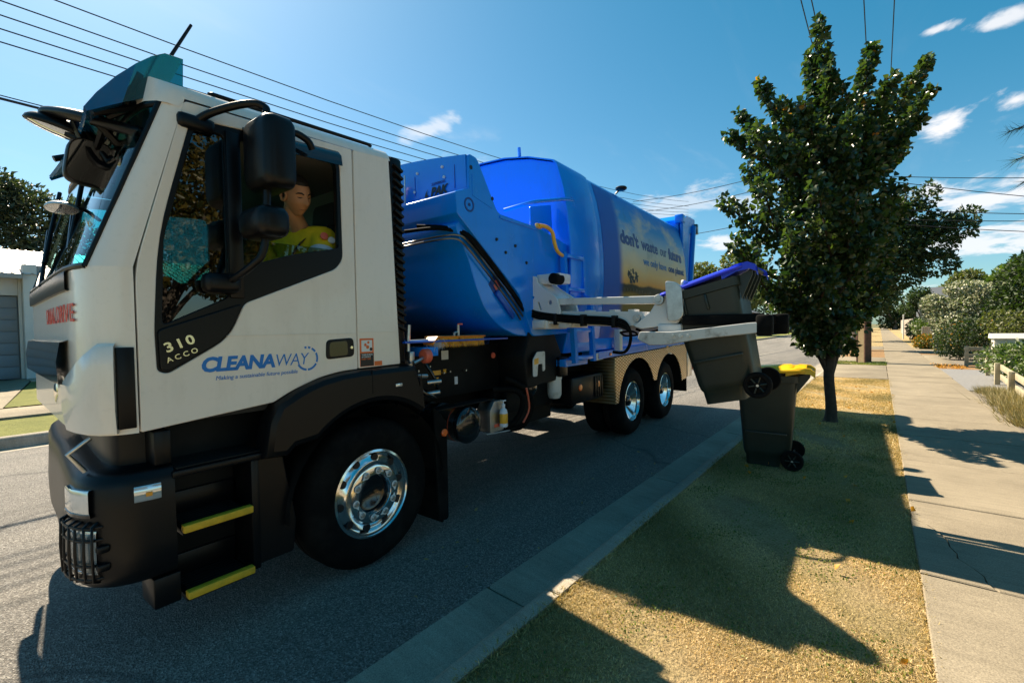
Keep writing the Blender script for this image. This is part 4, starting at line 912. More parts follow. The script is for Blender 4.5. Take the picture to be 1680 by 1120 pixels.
for pts in ([(-.2, 1.62, 1.0), (-.05, 1.80, .98), (-.03, 1.88, .85), (-.1, 1.80, .66), (-.3, 1.62, .62)], [(-.15, 1.75, 1.1), (-.02, 1.92, .98), (.0, 1.98, .80), (-.1, 1.92, .60), (-.4, 1.7, .58)]):
    tt('hydraulic_hose', pts, .028, 'rubber', None, 8, 8)
tt('hose_line', [(.0, 1.90, 1.0), (.01, 1.93, .80), (-.03, 1.88, .66)], .01, 'red', None, 6, 4)
ab = plate('arm_pedestal', rnd([(1.95, .98), (1.90, 1.30), (2.02, 1.60), (2.42, 1.60), (2.62, 1.30), (2.64, 1.02)], .03), -.02, .5, M['dark'], TR, bev=.02)
wb = plate('white_bracket', rnd([(1.985, 1.10), (1.985, 1.27), (2.06, 1.345), (2.20, 1.345), (2.20, 1.15), (2.155, 1.14), (2.155, 1.22), (2.07, 1.22), (2.055, 1.10)], .02), .03, .012, M['armwhite'], TR, bev=.003)
plate('notice_sticker', rnd([(2.0, 1.22), (2.0, 1.275), (2.075, 1.285), (2.075, 1.225)], .004), .0325, .002, M['yrail'], wb, bev=.0003)
tb('lamp_box', (-.02, 2.50, 1.05), (.03, 2.66, 1.26), 'black', .01); bm = BM(); b2(bm, (.031, 2.53, 1.155), (.039, 2.60, 1.205), .003); obj('reflector', bm, M['reflector'], TR)
bm = BM(); lathe(bm, [(0, .012), (.026, .011), (.03, 0)], (-.3, 1.76, 1.32), 'x', 16); obj('reflector', bm, M['red'], TR)
fl = BM(); lathe(fl, [(0, .10), (.07, .10), (.085, .08), (.085, .05), (.078, .05), (.078, -.12), (.06, -.16), (0, -.16)], (-.08, 2.55, .97), 'z', 24); obj('filter', fl, M['armwhite'], TR, 40)
lathe_ = BM(); lathe(lathe_, [(0, .03), (.05, .03), (.075, .015), (.085, -.02), (.075, -.1), (.06, -.25)], (-.06, 2.08, .98), 'x', 20); obj('hydraulic_motor', lathe_, M['gloss_black'], TR, 40)
bx = tb('battery_box', (-.50, 2.86, .68), (-.03, 3.68, 1.0), 'black', .025)
for i in range(4): tb('box_rib', (-.03, 3.42+i*.06, .71), (-.018, 3.455+i*.06, .97), 'black', .004, bx)
for s in (3.05, 3.52):
    bm = BM(); lathe(bm, [(0, .010), (.036, .009), (.042, .003), (.042, 0)], (-.028, s, .87), 'x', 20); obj('reflector', bm, M['reflector'], bx)
tb('side_guard', (-.35, 1.95, .70), (-.28, 2.86, .95), 'dark', .02); tb('tank_box', (-.62, 1.9, .5), (-.4, 3.0, .95), 'dark', .03)
# ------------------------------------------------------------------ hopper
HOP = [(.965, 2.52), (.95, 2.69), (1.12, 2.755), (1.125, 3.04), (1.225, 3.03), (1.50, 2.62), (2.10, 2.60), (2.30, 2.58), (2.75, 2.50), (2.78, 1.52), (2.02, 1.50), (1.81, 1.90)]
hop = plate('hopper', rnd(HOP, [.01, .02, .02, .02, .03, .05, .02, .02, .02, .05, .05, .05]), .0, 2.4, M['blue'], TR, bev=.008)
# arched front of the hopper
bm = BM(); top = [(-.03-2.34*i/16, 3.035+.11*math.sin(math.pi*i/16)) for i in range(17)]
loft(bm, [[(x, 1.118, 2.75), (x, 1.112, zt), (x, 1.226, zt-.005), (x, 1.30, 2.9)] for x, zt in top], closed=False); obj('hopper_hood', bm, M['blue'], hop, 40)
bm = BM()
for x, z in ((-.3, 2.99), (-.62, 3.0), (-.28, 2.90), (-1.0, 3.06), (-.66, 2.84)):
    lathe(bm, [(0, -.012), (.012, -.010), (.014, 0)], (x, 1.112, z), 'y', 8)
tag(obj('hopper_bolts', bm, M['armwhite'], hop), kind='stuff')
tb('hood_seam', (-.66, 1.1095, 2.80), (-.655, 1.114, 2.98), 'blue_dark', .0005, hop); tb('hood_seam', (-.16, 1.1095, 2.78), (-.154, 1.114, 2.98), 'blue_dark', .0005, hop)
fx = lambda x0, z0: (lambda u, v, w: (x0+u, 1.1085-w, z0+v))
text('lettering', 'SUPERIOR', .03, M['textnavy'], hop, fx(-.44, 2.855), .25, .0006, .001, 1, .17); text('lettering', 'PAK', .10, M['textblack'], hop, fx(-.45, 2.765), .25, .004, .001, 1, .22)
bm = BM(); bm.faces.new([bm.verts.new(p) for p in ((-.53, 1.1082, 2.765), (-.475, 1.1082, 2.77), (-.50, 1.1082, 2.79), (-.485, 1.1082, 2.835), (-.515, 1.1082, 2.80))]); obj('hopper_logo', bm, M['textblack'], hop, 0)
bm = BM(); lathe(bm, [(.045, .0), (.045, .003), (.06, .003), (.06, .0)], (.0005, 1.115, 2.615), 'x', 24); lathe(bm, [(0, .003), (.015, .003), (.015, 0)], (.0005, 1.115, 2.615), 'x', 12); obj('round_decal', bm, M['textnavy'], hop)
plate('inspection_cover', rnd([(1.155, 2.70), (1.155, 2.88), (1.29, 2.86), (1.42, 2.64)], .01), .004, .006, M['blue'], hop, bev=.002)
for s, z in ((1.42, 2.73), (1.145, 2.93)):
    bm = BM(); lathe(bm, [(0, .003), (.018, .003), (.018, 0)], (.001, s, z), 'x', 12); obj('port', bm, M['textblack'], hop)
for s, z in ((1.47, 2.38), (1.75, 2.36), (1.60, 2.28), (1.93, 2.22)):
    bm = BM(); lathe(bm, [(0, .012), (.012, .012), (.016, 0)], (.001, s, z), 'x', 10); obj('rivet', bm, M['textblack'], hop)
plate('hopper_rail', rnd([(1.52, 2.575), (1.52, 2.60), (2.12, 2.60), (2.12, 2.565)], .004), .012, .014, M['blue'], hop, bev=.003)
# flange and pipes along the sloping underside
pp = BM()
for k in range(2):
    dn, o = -.02*k, .035*k
    tube(pp, smoothpath([(-1.3, .86-o, 2.30-o), (-.5, .90-o, 2.335-o), (-.22, .94-o, 2.35-o), (-.06, 1.02-o, 2.36-o), (-.02, 1.12-o, 2.31-o), (-.015, 1.40-o, 2.10-o), (-.015, 1.74-o, 1.83-o), (-.03, 1.90-o, 1.70-o)], 6), .009, 6)
obj('hydraulic_pipes', pp, mat('pipe_steel', (.20, .19, .17), .4, 1.0), hop, 60)
for pts in ([(-.5, .85, 2.42), (-.2, .95, 2.42), (-.03, 1.08, 2.37), (-.01, 1.2, 2.285), (-.005, 1.5, 2.06), (-.005, 1.76, 1.86), (-.02, 1.92, 1.74)], [(-.4, .90, 2.46), (-.16, 1.0, 2.43), (-.03, 1.12, 2.375), (.0, 1.32, 2.225), (.0, 1.62, 1.995), (-.01, 1.82, 1.84), (-.03, 1.95, 1.74)]):
    tt('hydraulic_hose', pts, .016, 'rubber', None, 6, 6)
# the packer trough below
TRO = [(1.10, 2.52), (.98, 2.44), (1.06, 2.30), (1.13, 2.20), (1.185, 2.07), (1.24, 1.94), (1.34, 1.77), (1.46, 1.66), (1.60, 1.58), (1.80, 1.515), (2.2, 1.49), (2.2, 2.5)]
tro = plate('packer_trough', rnd(TRO, .06), -.045, 2.3, M['blue'], TR, bev=.01)
plate('reflection_square', rnd([(1.40, 1.98), (1.50, 2.09), (1.60, 1.98), (1.50, 1.87)], .01), -.042, .006, M['textnavy'], tro, bev=.002)  # coloured square stands in for a reflection in the blue plate
plate('reflection_mark', rnd([(1.47, 1.97), (1.50, 2.03), (1.56, 1.96), (1.50, 1.93)], .01), -.0395, .002, M['red'], tro, bev=.0003)  # red part of the same painted reflection
bm = BM(); box(bm, (-.03, 1.62, 1.80), (.03, .05, .34), .008, Matrix.Rotation(R(48), 3, 'X')); obj('trough_strut', bm, M['blue_dark'], tro)
# ------------------------------------------------------------------ compactor body
NPR = [(-.07, 1.30), (-.02, 1.5), (.02, 1.8), (.045, 2.15), (.045, 2.5), (.015, 2.85), (-.04, 3.15), (-.105, 3.37), (-.125, 3.425), (-.165, 3.462), (-.5, 3.575), (-.85, 3.64), (-1.22, 3.66)]
RING = NPR + [(-2.44-n, z) for n, z in NPR[-2::-1]]
def ring(s, off=0.0):
    pts = [Vector((n, 0, z)) for n, z in RING]; out = []
    for i, p in enumerate(pts):
        t = pts[min(i+1, len(pts)-1)]-pts[max(i-1, 0)]; t.normalize(); q = p + Vector((t.z, 0, -t.x))*off; out.append((q.x, s, q.z))
    return out
def bx_at(z, off=0.0):
    for (n0, z0), (n1, z1) in zip(NPR, NPR[1:]):
        if z0 <= z <= z1: return n0+(n1-n0)*(z-z0)/(z1-z0)+off
    return NPR[0][0]+off if z < NPR[0][1] else NPR[-1][0]+off
bm = BM(); loft(bm, [ring(s, o) for s, o in ((2.74, -.05), (2.742, -.006), (2.76, 0), (3.35, 0), (7.10, 0))]); body = obj('compactor_body', bm, M['blue'], TR, 35)
bm = BM(); loft(bm, [ring(s, o) for s, o in ((2.70, .0), (2.702, .016), (2.73, .024), (3.36, .024), (3.40, .02), (3.42, .0))], caps=False); obj('front_band', bm, M['blue'], body, 35)
bm = BM(); tube(bm, [(-.62, 2.71, 3.62), (-.62, 2.70, 3.72)], .02, 6); obj('lifting_eye', bm, M['blue'], body)
bm = BM(); zs = [1.42+(3.50-1.42)*i/22 for i in range(23)]
loft(bm, [[(bx_at(z, .0035), s, z) for z in zs] for s in np.linspace(3.56, 7.06, 8)], closed=False); dec = obj('printed_panel', bm, M['decal'], body, 60)
def btext(s, size, s0, z0, width, m, bold=0.0):
    text('lettering', s, size, M[m], dec, lambda u, v, w: (bx_at(z0+v, .0065)+w, s0+u, z0+v), 0, bold, .0008, 1, width, .05)
btext("don't", .245, 4.12, 2.735, .66, 'textnavy', .013); btext('waste', .245, 4.88, 2.735, .71, 'textnavy', .007); btext('our', .245, 5.71, 2.735, .31, 'textnavy', -.001); btext('future', .245, 6.12, 2.735, .72, 'textnavy', .014)
btext('we only have', .165, 4.91, 2.505, 1.04, 'textblue', .002); btext('one planet', .165, 6.06, 2.505, .86, 'textnavy', .005)
# the tree and the hedge line printed on the panel
rg = random.Random(3); bm = BM()
def blob(s, z, r, k=14):
    bm.faces.new([bm.verts.new((bx_at(z+r*math.sin(a)*.8, .005), s+r*(1+.25*rg.uniform(-1, 1))*math.cos(a), z+r*.8*math.sin(a))) for a in [2*math.pi*i/k for i in range(k)]])
for i in range(46):
    a_, r_ = rg.uniform(0, 6.28), rg.uniform(0, 1)**.5
    blob(4.50+.20*r_*math.cos(a_), 2.30+.095*r_*math.sin(a_), rg.uniform(.015, .04), 7)
for i in range(26): blob(4.2+i*.11, 2.10+rg.uniform(-.01, .012)-.002*i, rg.uniform(.02, .045), 9)
b2(bm, (bx_at(2.1, .004), 4.49, 2.08), (bx_at(2.1, .006), 4.51, 2.25)); tag(obj('printed_tree', bm, mat('print_dark', (.05, .045, .03), .35), dec, 0), kind='stuff')
rail = BM(); loft(rail, [[(x, s, z) for s, z in ((3.42, 1.185), (3.42, 1.275), (7.1, 1.345), (7.1, 1.255))] for x in (.035, -.2)]); obj('body_rail', rail, M['blue'], TR)
tb('body_sill', (-.2, 2.9, 1.29), (-.02, 7.1, 1.44), 'blue', .01, body)
plate('plate_tag', rnd([(3.33, 1.17), (3.33, 1.26), (3.56, 1.27), (3.56, 1.18)], .005), .030, .01, M['armwhite'], TR, bev=.001); text('lettering', 'PAK', .045, M['textnavy'], TR, side_text(.0315, 3.41, 1.2), .2, .002, .001, 1, .1)
for s in (3.72, 5.95, 5.98): tb('side_marker', (.036, s, 1.215), (.045, s+.06, 1.25), 'reflector' if s < 5 else 'yrail', .003)
plate('body_tag', rnd([(3.46, 1.62), (3.47, 1.73), (3.56, 1.735), (3.55, 1.625)], .004), .014, .006, M['yrail'], body, bev=.001)
# catwalk, rails and ladder
tt('handrail', [(-.30, 1.98, 2.79), (-.02, 2.05, 2.83), (-.0, 2.3, 2.90), (.0, 2.80, 3.02), (.0, 2.885, 2.96), (.0, 2.89, 2.5)], .02, 'blue', body, 8, 5)
plate('rail_panel', rnd([(2.25, 2.62), (2.25, 2.86), (2.66, 2.96), (2.68, 2.70), (2.55, 2.60)], .02), -.16, .02, M['blue'], body, bev=.004)
tt('yellow_handrail', [(.03, 2.12, 2.61), (.06, 2.22, 2.605), (.075, 2.30, 2.56), (.08, 2.33, 2.46), (.085, 2.38, 2.38), (.06, 2.52, 2.355)], .02, 'yrail', None, 10, 6)
tb('yellow_flange', (.0, 2.09, 2.585), (.035, 2.17, 2.63), 'yrail', .005)
lad = BM()
for s in (2.52, 2.94): loft(lad, [[(n+dn, s+ds, z) for dn, ds in ((0, 0), (.05, 0), (.05, .06), (0, .06))] for n, z in ((.03, 2.40), (.05, 1.95), (.12, 1.93), (.16, 1.20))])
for n, z in ((.05, 2.36), (.055, 2.0), (.125, 1.88), (.135, 1.55), (.155, 1.25)): b2(lad, (n-.06, 2.58, z-.02), (n+.05, 2.94, z+.02), .004)
obj('ladder', lad, M['blue'], TR, 30)
plate('ladder_bracket', rnd([(2.50, 1.16), (2.50, 1.24), (3.0, 1.24), (3.0, 1.16)], .01), .1, .2, M['blue'], TR, bev=.006)
# ------------------------------------------------------------------ rear mudguard, tail
def ell(c, a, b, d0, d1, k=14): return [(c+a*math.cos(R(d0+(d1-d0)*i/k)), .49+b*math.sin(R(d0+(d1-d0)*i/k))) for i in range(k+1)]
G = [(3.88, 1.18), (3.89, .56), (3.98, .56)] + ell(4.68, .70, .64, 172, 22) + ell(6.10, .70, .64, 158, 8) + [(6.86, .60), (7.08, .60), (7.08, 1.245)]
tg = plate('mudguard', G, .045, .02, M['tread'], TR, bev=.003)
tb('mudguard_front', (-.55, 3.86, .56), (.043, 3.875, 1.18), 'tread', .003, tg)
for s in (4.66, 6.10):
    bm = BM(); loft(bm, [[(x, s+.68*math.cos(R(a)), .49+.62*math.sin(R(a))) for a in range(5, 176, 10)] for x in (.02, -.75)], closed=False); obj('arch_liner', bm, M['dark'], tg, 60)
tb('mudguard_deck', (-.8, 3.9, 1.19), (.02, 7.08, 1.20), 'dark', .003, tg)
tb('rear_flap', (-.6, 7.10, .35), (.03, 7.13, 1.05), 'rubber', .004); tb('rear_panel', (-.1, 7.14, .62), (.045, 7.42, 1.24), 'steel', .006)
tl = BM(); tube(tl, smoothpath([(.0, 7.46, .74), (.03, 7.5, .80), (.03, 7.5, 1.05), (.0, 7.46, 1.1)], 4), .04, 10); obj('tail_light', tl, M['redlens'], TR, 60)
tb('rear_bar', (-2.3, 7.5, .55), (-.1, 7.6, .85), 'dark', .01)
TAIL = rnd([(7.11, 1.25), (7.11, 3.60), (7.40, 3.74), (7.98, 3.80), (8.06, 3.66), (7.98, 3.2), (7.95, 2.3), (7.55, 1.2)], .05)
tail = plate('tailgate', TAIL, -.10, 2.22, M['blue'], TR, bev=.03)
plate('tail_cheek', rnd([(7.12, 2.9), (7.12, 3.58), (7.36, 3.70), (7.92, 3.72), (7.9, 3.5), (7.5, 3.35), (7.42, 2.7), (7.3, 2.3)], .05), -.02, .06, M['blue'], tail, bev=.01)
tt('tailgate_ram', [(-.0, 7.75, 3.55), (.0, 7.62, 3.0), (.0, 7.5, 2.35)], .05, 'blue', tail, 10); tt('tailgate_ram_rod', [(.0, 7.5, 2.4), (.0, 7.38, 1.85)], .03, 'steel', tail, 8)
tb('tail_hinge', (-.16, 7.05, 3.52), (.0, 7.2, 3.68), 'blue', .02, tail); tb('tail_lamp_box', (-.05, 7.86, 3.42), (.04, 7.96, 3.62), 'gloss_black', .01, tail)
wl = BM(); lathe(wl, [(0, -.03), (.05, -.03), (.08, -.01), (.085, .01), (.07, .025), (0, .03)], (-.17, 4.62, 3.60), 'z', 20); tube(wl, [(-.26, 4.62, 3.54), (-.2, 4.62, 3.585)], .014, 6); obj('work_lamp', wl, M['black'], body)
bc = BM(); lathe(bc, [(0, .14), (.03, .135), (.045, .11), (.05, .0), (0, 0)], (-.84, 1.02, 2.80), 'z', 16); bc = obj('beacon', bc, M['orange'], TR, 50); tt('beacon_post', [(-.84, 1.02, 2.5), (-.84, 1.02, 2.8)], .015, 'steel', bc)
tt('aerial', [(-.70, 1.03, 2.70), (-.70, 1.03, 2.98)], .006, 'steel')
# ------------------------------------------------------------------ side loading arm
arm = BM(); OUT = [(-.22, 2.10), (-.24, 1.80), (-.05, 1.62), (.30, 1.62), (.31, 1.74), (.27, 1.88), (.05, 2.02), (.04, 2.10)]
arm = plate('loading_arm', rnd(OUT, .04), 2.07, .03, M['armwhite'], TR, [[(-.12+.03*math.cos(R(a)), 1.965+.03*math.sin(R(a))) for a in range(0, 360, 30)], rnd([(-.08, 1.84), (-.045, 1.83), (.02, 1.89), (-.01, 1.91)], .015), [(.20+.02*math.cos(R(a)), 1.83+.02*math.sin(R(a))) for a in range(0, 360, 40)], rnd([(.08, 1.76), (.10, 1.76), (.07, 1.84), (.05, 1.84)], .008)], .004, 'y')
plate('arm_cheek', rnd(OUT, .04), 2.42, .03, M['armwhite'], arm, bev=.004, axis='y')
ab_ = BM(); loft(ab_, [[(x, s, z) for s in (2.08, 2.38) for x, z in (((-.02, 2.06), (.26, 1.86), (.25, 1.84), (-.03, 2.04)) if s < 2.1 else ((-.03, 2.04), (.25, 1.84), (.26, 1.86), (-.02, 2.06)))]], caps=False) if False else box(ab_, (.13, 2.23, 1.945), (.36, .29, .03), .005, Matrix.Rotation(R(35), 3, 'Y')); box(ab_, (.04, 2.22, 2.07), (.46, .22, .10), .015); obj('arm_top', ab_, M['armwhite'], arm)
for x, z in ((-.14, 2.06), (.23, 2.06)):
    bm = BM(); lathe(bm, [(0, -.02), (.048, -.02), (.054, -.01), (.054, .12), (0, .12)], (x, 2.06, z), 'y', 22); obj('rubber_stop', bm, M['rubber'], arm)
bm = BM(); b2(bm, (-.2, 2.02, 1.57), (.18, 2.40, 1.66), .01); b2(bm, (.05, 1.98, 1.58), (.16, 2.06, 1.66), .01); b2(bm, (.28, 2.05, 1.58), (.42, 2.40, 1.66), .01); obj('arm_foot', bm, M['armwhite'], arm)
def pin(x, s, z, r, par):
    bm = BM(); lathe(bm, [(0, -.02), (r*.5, -.02), (r*.55, -.012), (r*.9, -.012), (r, -.004), (r, .04)], (x, s, z), 'y', 18); return obj('pivot_pin', bm, M['steel'], par)
def bar(name, a, b, h, s0, s1, m, par):
    a, b = Vector((a[0], 0, a[1])), Vector((b[0], 0, b[1])); d = (b-a).normalized(); q = Vector((-d.z, 0, d.x))
    pts = [a-q*h/2, b-q*h/2, b+q*h/2, a+q*h/2]; return plate(name, rnd([(p.x, p.z) for p in pts], h*.2), s0+(s1-s0), s1-s0, M[m], par, bev=.006, axis='y')
def plate_y(name, pts, s0, s1, m, par, r=.02): return plate(name, rnd(pts, r), s1, s1-s0, M[m], par, bev=.006, axis='y')
up = bar('upper_link', (.16, 1.838), (1.27, 1.805), .065, 2.08, 2.18, 'armwhite', arm); pin(.20, 2.065, 1.835, .04, up); pin(1.255, 2.065, 1.805, .045, up)
lo = plate_y('lower_link', [(-.02, 1.66), (.02, 1.76), (.45, 1.735), (1.10, 1.71), (1.14, 1.60), (.95, 1.585), (.4, 1.60)], 2.10, 2.30, 'armwhite', arm); pin(1.05, 2.09, 1.655, .036, lo)
for x in (.55, .80, .98):
    bm = BM(); box(bm, (x, 2.2, 1.745-.02*x), (.06, .12, .02), .004); obj('link_lug', bm, M['armwhite'], lo)
hd_ = plate_y('arm_head', [(1.17, 1.70), (1.02, 1.585), (1.10, 1.56), (1.40, 1.60), (1.44, 1.66), (1.42, 1.86), (1.34, 1.88), (1.27, 1.86)], 2.08, 2.40, 'armwhite', arm)
pusher = plate_y('pusher_plate', [(1.315, 1.955), (1.40, 1.94), (1.45, 1.90), (1.465, 1.67), (1.43, 1.625), (1.335, 1.62)], 2.03, 2.05, 'steel', arm, .03)
plate('pusher_side', rnd([(2.06, 1.63), (2.06, 1.96), (2.42, 1.93), (2.43, 1.66)], .04), 1.455, .02, M['armwhite'], arm, bev=.004)
tb('head_block', (1.24, 2.06, 1.50), (1.44, 2.5, 1.60), 'armwhite', .02, arm)
def finger(s, nm):
    pts = [(1.10, 1.475), (1.12, 1.54), (1.38, 1.535), (1.62, 1.56), (1.95, 1.597), (2.02, 1.60), (2.03, 1.525), (1.95, 1.515), (1.60, 1.475), (1.35, 1.43), (1.2, 1.425)]
    f = plate_y(nm, pts, s-.02, s+.035, 'armmetal', arm, .02)
    for x in (1.40, 1.46, 1.52):
        bm = BM(); lathe(bm, [(0, -.016), (.012, -.016), (.014, -.008), (.018, -.008), (.018, 0)], (x, s-.02, 1.505), 'y', 10); obj('bolt', bm, M['steel'], f)
    return f
f1 = finger(1.99, 'gripper_finger'); f2 = finger(2.66, 'gripper_finger')
tb('gripper_pad', (1.99, 1.965, 1.50), (2.10, 2.045, 1.655), 'rubber', .02, f1); tb('gripper_pad', (2.0, 2.625, 1.50), (2.13, 2.71, 1.67), 'rubber', .02, f2)
tb('grip_strip', (1.45, 2.03, 1.585), (2.04, 2.055, 1.665), 'rubber', .01, f1); tb('grip_strip', (1.45, 2.60, 1.585), (2.04, 2.63, 1.665), 'rubber', .01, f2)
ho = BM()
for k, (dz, ds) in enumerate(((0, 0), (.026, .006), (-.026, -.004))):
    tube(ho, smoothpath([(-.42, 1.92, 1.60), (-.30, 1.97, 1.72+dz), (-.12, 2.0, 1.76+dz), (.08, 2.03+ds, 1.705+dz), (.4, 2.04+ds, 1.665+dz), (.80, 2.05+ds, 1.635+dz), (.95, 2.05+ds, 1.60+dz), (1.0, 2.07, 1.53), (.97, 2.12, 1.42), (.90, 2.16, 1.35), (.78, 2.2, 1.35)], 5), .014, 7)
ho = obj('arm_hoses', ho, M['rubber'], arm, 60)
for x in (.26, .55, .86): tb('hose_clamp', (x-.018, 2.018, 1.615-.06*x+.01), (x+.018, 2.10, 1.735-.06*x), 'dark', .006, ho)
bm = BM(); tube(bm, smoothpath([(1.0, 2.2, 1.56), (1.1, 2.2, 1.53), (1.22, 2.2, 1.55)], 4), .012, 6); tube(bm, smoothpath([(.85, 2.2, 1.53), (.92, 2.16, 1.50), (1.02, 2.18, 1.51), (.95, 2.22, 1.54), (.85, 2.2, 1.53)], 4), .009, 6); obj('loose_hose', bm, M['rubber'], arm, 60)
tb('arm_rest', (.02, 3.9, 1.27), (.10, 4.0, 1.55), 'armwhite', .01)
# ------------------------------------------------------------------ wheelie bins
def rrect(x0, x1, y0, y1, r, z, k=4): return [(p.x, p.y, z) for p in rnd([(x0, y0), (x1, y0), (x1, y1), (x0, y1)], r, k)]
def wheelie_bin(loc, rot, lidmat, label):
    b = tag(empty('wheelie_bin', loc, rot), label, 'wheelie bin', 'wheelie bins by the truck')
    bm = BM()
    rg_ = [rrect(-.20, .10, -.19, .19, .05, .0), rrect(-.205, .115, -.195, .195, .05, .10), rrect(-.215, .13, -.205, .205, .05, .115), rrect(-.228, .20, -.21, .21, .06, .16), rrect(-.275, .245, -.25, .25, .06, .80), rrect(-.285, .25, -.255, .255, .06, .865), rrect(-.30, .27, -.275, .275, .06, .87), rrect(-.30, .275, -.278, .278, .06, .935), rrect(-.285, .26, -.262, .262, .05, .938)]
    loft(bm, rg_); body_ = obj('body', bm, M['bin'], b, 40)
    for x0, x1, z0, z1 in ((-.20, .17, .34, .36), (-.17, -.15, .74, .865), (.0, .02, .74, .865)):
        bm = BM(); b2(bm, (x0, -.27 if z0 > .5 else -.262, z0), (x1, -.24, z1), .005); obj('rib', bm, M['bin'], body_, 30)
    for y_ in (-.2, -.07, .07, .2):
        bm = BM(); loft(bm, [[(.25, y_-.012, .76), (.25, y_+.012, .76), (.36, y_+.012, .92), (.36, y_-.012, .92)], [(.25, y_-.012, .93), (.25, y_+.012, .93), (.37, y_+.012, .965), (.37, y_-.012, .965)]])
        obj('handle_rib', bm, M['bin'], body_, 30)
    bm = BM(); tube(bm, [(.375, -.24, .965), (.375, .24, .965)], .017, 10); obj('handle', bm, M['bin'], b)
    bm = BM(); lr = []
    for z, ins in ((.925, .0), (.94, -.006), (.955, .0), (.962, .03)):
        lr.append([(x, y, z + (.012+.05*max(0, min(1, (x+.05)/.4)) if z > .91 else (.0 if x < .1 else .03)) - .0) for x, y, _ in rrect(-.335-ins*-.0+ins, .33-ins*.5, -.292+ins, .292-ins, .06, z)])
    loft(bm, lr); lid = obj('lid', bm, M[lidmat], b, 40)
    bm = BM(); loft(bm, [rrect(-.25, .22, -.21, .21, .06, .972), rrect(-.22, .19, -.18, .18, .06, .99)])
    for v in bm.verts: v.co.z += .010+.05*max(0, min(1, (v.co.x+.05)/.4))
    obj('lid_panel', bm, M[lidmat], lid, 40)
    for s_ in (-1, 1):
        bm = BM(); loft(bm, [[(x, s_*yy, z) for yy in (.215, .275)] + [(x, s_*yy, z-.055) for yy in (.275, .215)] for x, z in ((.16, .99), (.27, 1.02), (.36, 1.015), (.405, .98), (.40, .955))])
        obj('lid_hinge', bm, M[lidmat], lid, 40)
    bm = BM(); tube(bm, [(.215, -.27, .095), (.215, .27, .095)], .011, 8); obj('axle', bm, M['steel'], b)
    for s_ in (-1, 1):
        bm = BM(); lathe(bm, [(.0, .006), (.022, .010), (.03, .0), (.060, -.008), (.068, .012), (.090, .014), (.098, .004), (.099, -.02), (.09, -.032), (0, -.03)], (0, 0, 0), 'x', 32)
        for v in bm.verts: v.co = Vector((.215+v.co.y, s_*(.262+v.co.x), .099+v.co.z))
        w = obj('wheel', bm, M['rubber'], b, 40)
        for k in range(6): 
            a = R(60*k); bm = BM(); tube(bm, [(.215+.02*math.cos(a), s_*.268, .099+.02*math.sin(a)), (.215+.064*math.cos(a), s_*.268, .099+.064*math.sin(a))], .006, 5)
            obj('spoke', bm, M['bin'], w)
    return b
pb = W3(1.80, 2.335, .985)
wheelie_bin(pb, (0, R(-13), R(2.0)), 'lidblue', 'dark green bin with bright blue lid lifted in the gripper of the white arm')
wheelie_bin((-.90, 5.42, .135), (0, 0, R(5)), 'lidyellow', 'dark green bin with yellow lid standing on the verge beside the kerb')
# ------------------------------------------------------------------ the driver
def skin_body(name, verts, edges, m, parent, sub=2, rt=0):
    me = bpy.data.meshes.new(name); me.from_pydata([v[:3] for v in verts], edges, []); o = bpy.data.objects.new(name, me); COL.objects.link(o)
    md = o.modifiers.new('skin', 'SKIN'); md.use_smooth_shade = True
    for i, v in enumerate(verts):
        r = v[3]; me.skin_vertices[0].data[i].radius = (r, r) if not isinstance(r, tuple) else r
        me.skin_vertices[0].data[i].use_root = (i == rt)
    s = o.modifiers.new('sub', 'SUBSURF'); s.levels = sub; s.render_levels = sub
    dg = bpy.context.evaluated_depsgraph_get(); dg.update(); out = bpy.data.meshes.new_from_object(o.evaluated_get(dg))
    bpy.data.objects.remove(o); out.shade_smooth(); out.materials.clear(); out.materials.append(m)
    return link(bpy.data.objects.new(name, out), parent)
SEAT = W3(-.455, -.05, 1.60)
pr = tag(empty('person', SEAT, (0, 0, R(2.0))), 'driver in yellow high visibility shirt looking down from the cab window', 'person')
def L_(n, s, z): return (n+.50, s+.05, z-1.60)
# head: forward is +x before the turn
NV, NU = 30, 36
def head_pt(th, ph):
    x, y, z = math.sin(th)*math.cos(ph), math.sin(th)*math.sin(ph), math.cos(th)
    rx, ry, rz = .098, .076, .122
    X, Y, Z = x*rx, y*ry, z*rz
    if Z < -.03:                                                    # jaw narrows towards the chin
        k = min(1, (-Z-.03)/.09); Y *= 1-.38*k; X = X*(1-.18*k) + .014*k
    if X > 0:
        g = lambda yy, zz, sy, sz: math.exp(-((Y-yy)/sy)**2-((Z-zz)/sz)**2)
        X += .030*g(0, -.022, .013, .020) + .014*g(0, .006, .009, .026)
        X -= .014*(g(.031, .012, .017, .013)+g(-.031, .012, .017, .013)) - .006*(g(.03, .034, .024, .010)+g(-.03, .034, .024, .010))
        X += .007*g(0, -.058, .022, .008) + .006*g(0, -.072, .02, .008) - .006*g(0, -.0645, .024, .004) + .010*g(0, -.102, .02, .014)
        X += .004*(g(.042, -.02, .018, .02)+g(-.042, -.02, .018, .02))
    return Vector((X, Y, Z))
HC = Vector(L_(-.315, -.215, 2.44)); HR = Matrix.Rotation(R(8), 3, 'Z') @ Matrix.Rotation(R(22), 3, 'Y') @ Matrix.Rotation(R(9), 3, 'X')
def hp(v): return HC + HR @ Vector(v)
bm = BM(); rings = []
for i in range(1, NV): rings.append([hp(head_pt(math.pi*i/NV, 2*math.pi*j/NU)) for j in range(NU)])
loft(bm, rings)
tube(bm, [hp((-.02, 0, -.05)), hp((-.03, 0, -.11)), Vector(L_(-.43, -.13, 2.25))], [.055, .054, .062], 14)
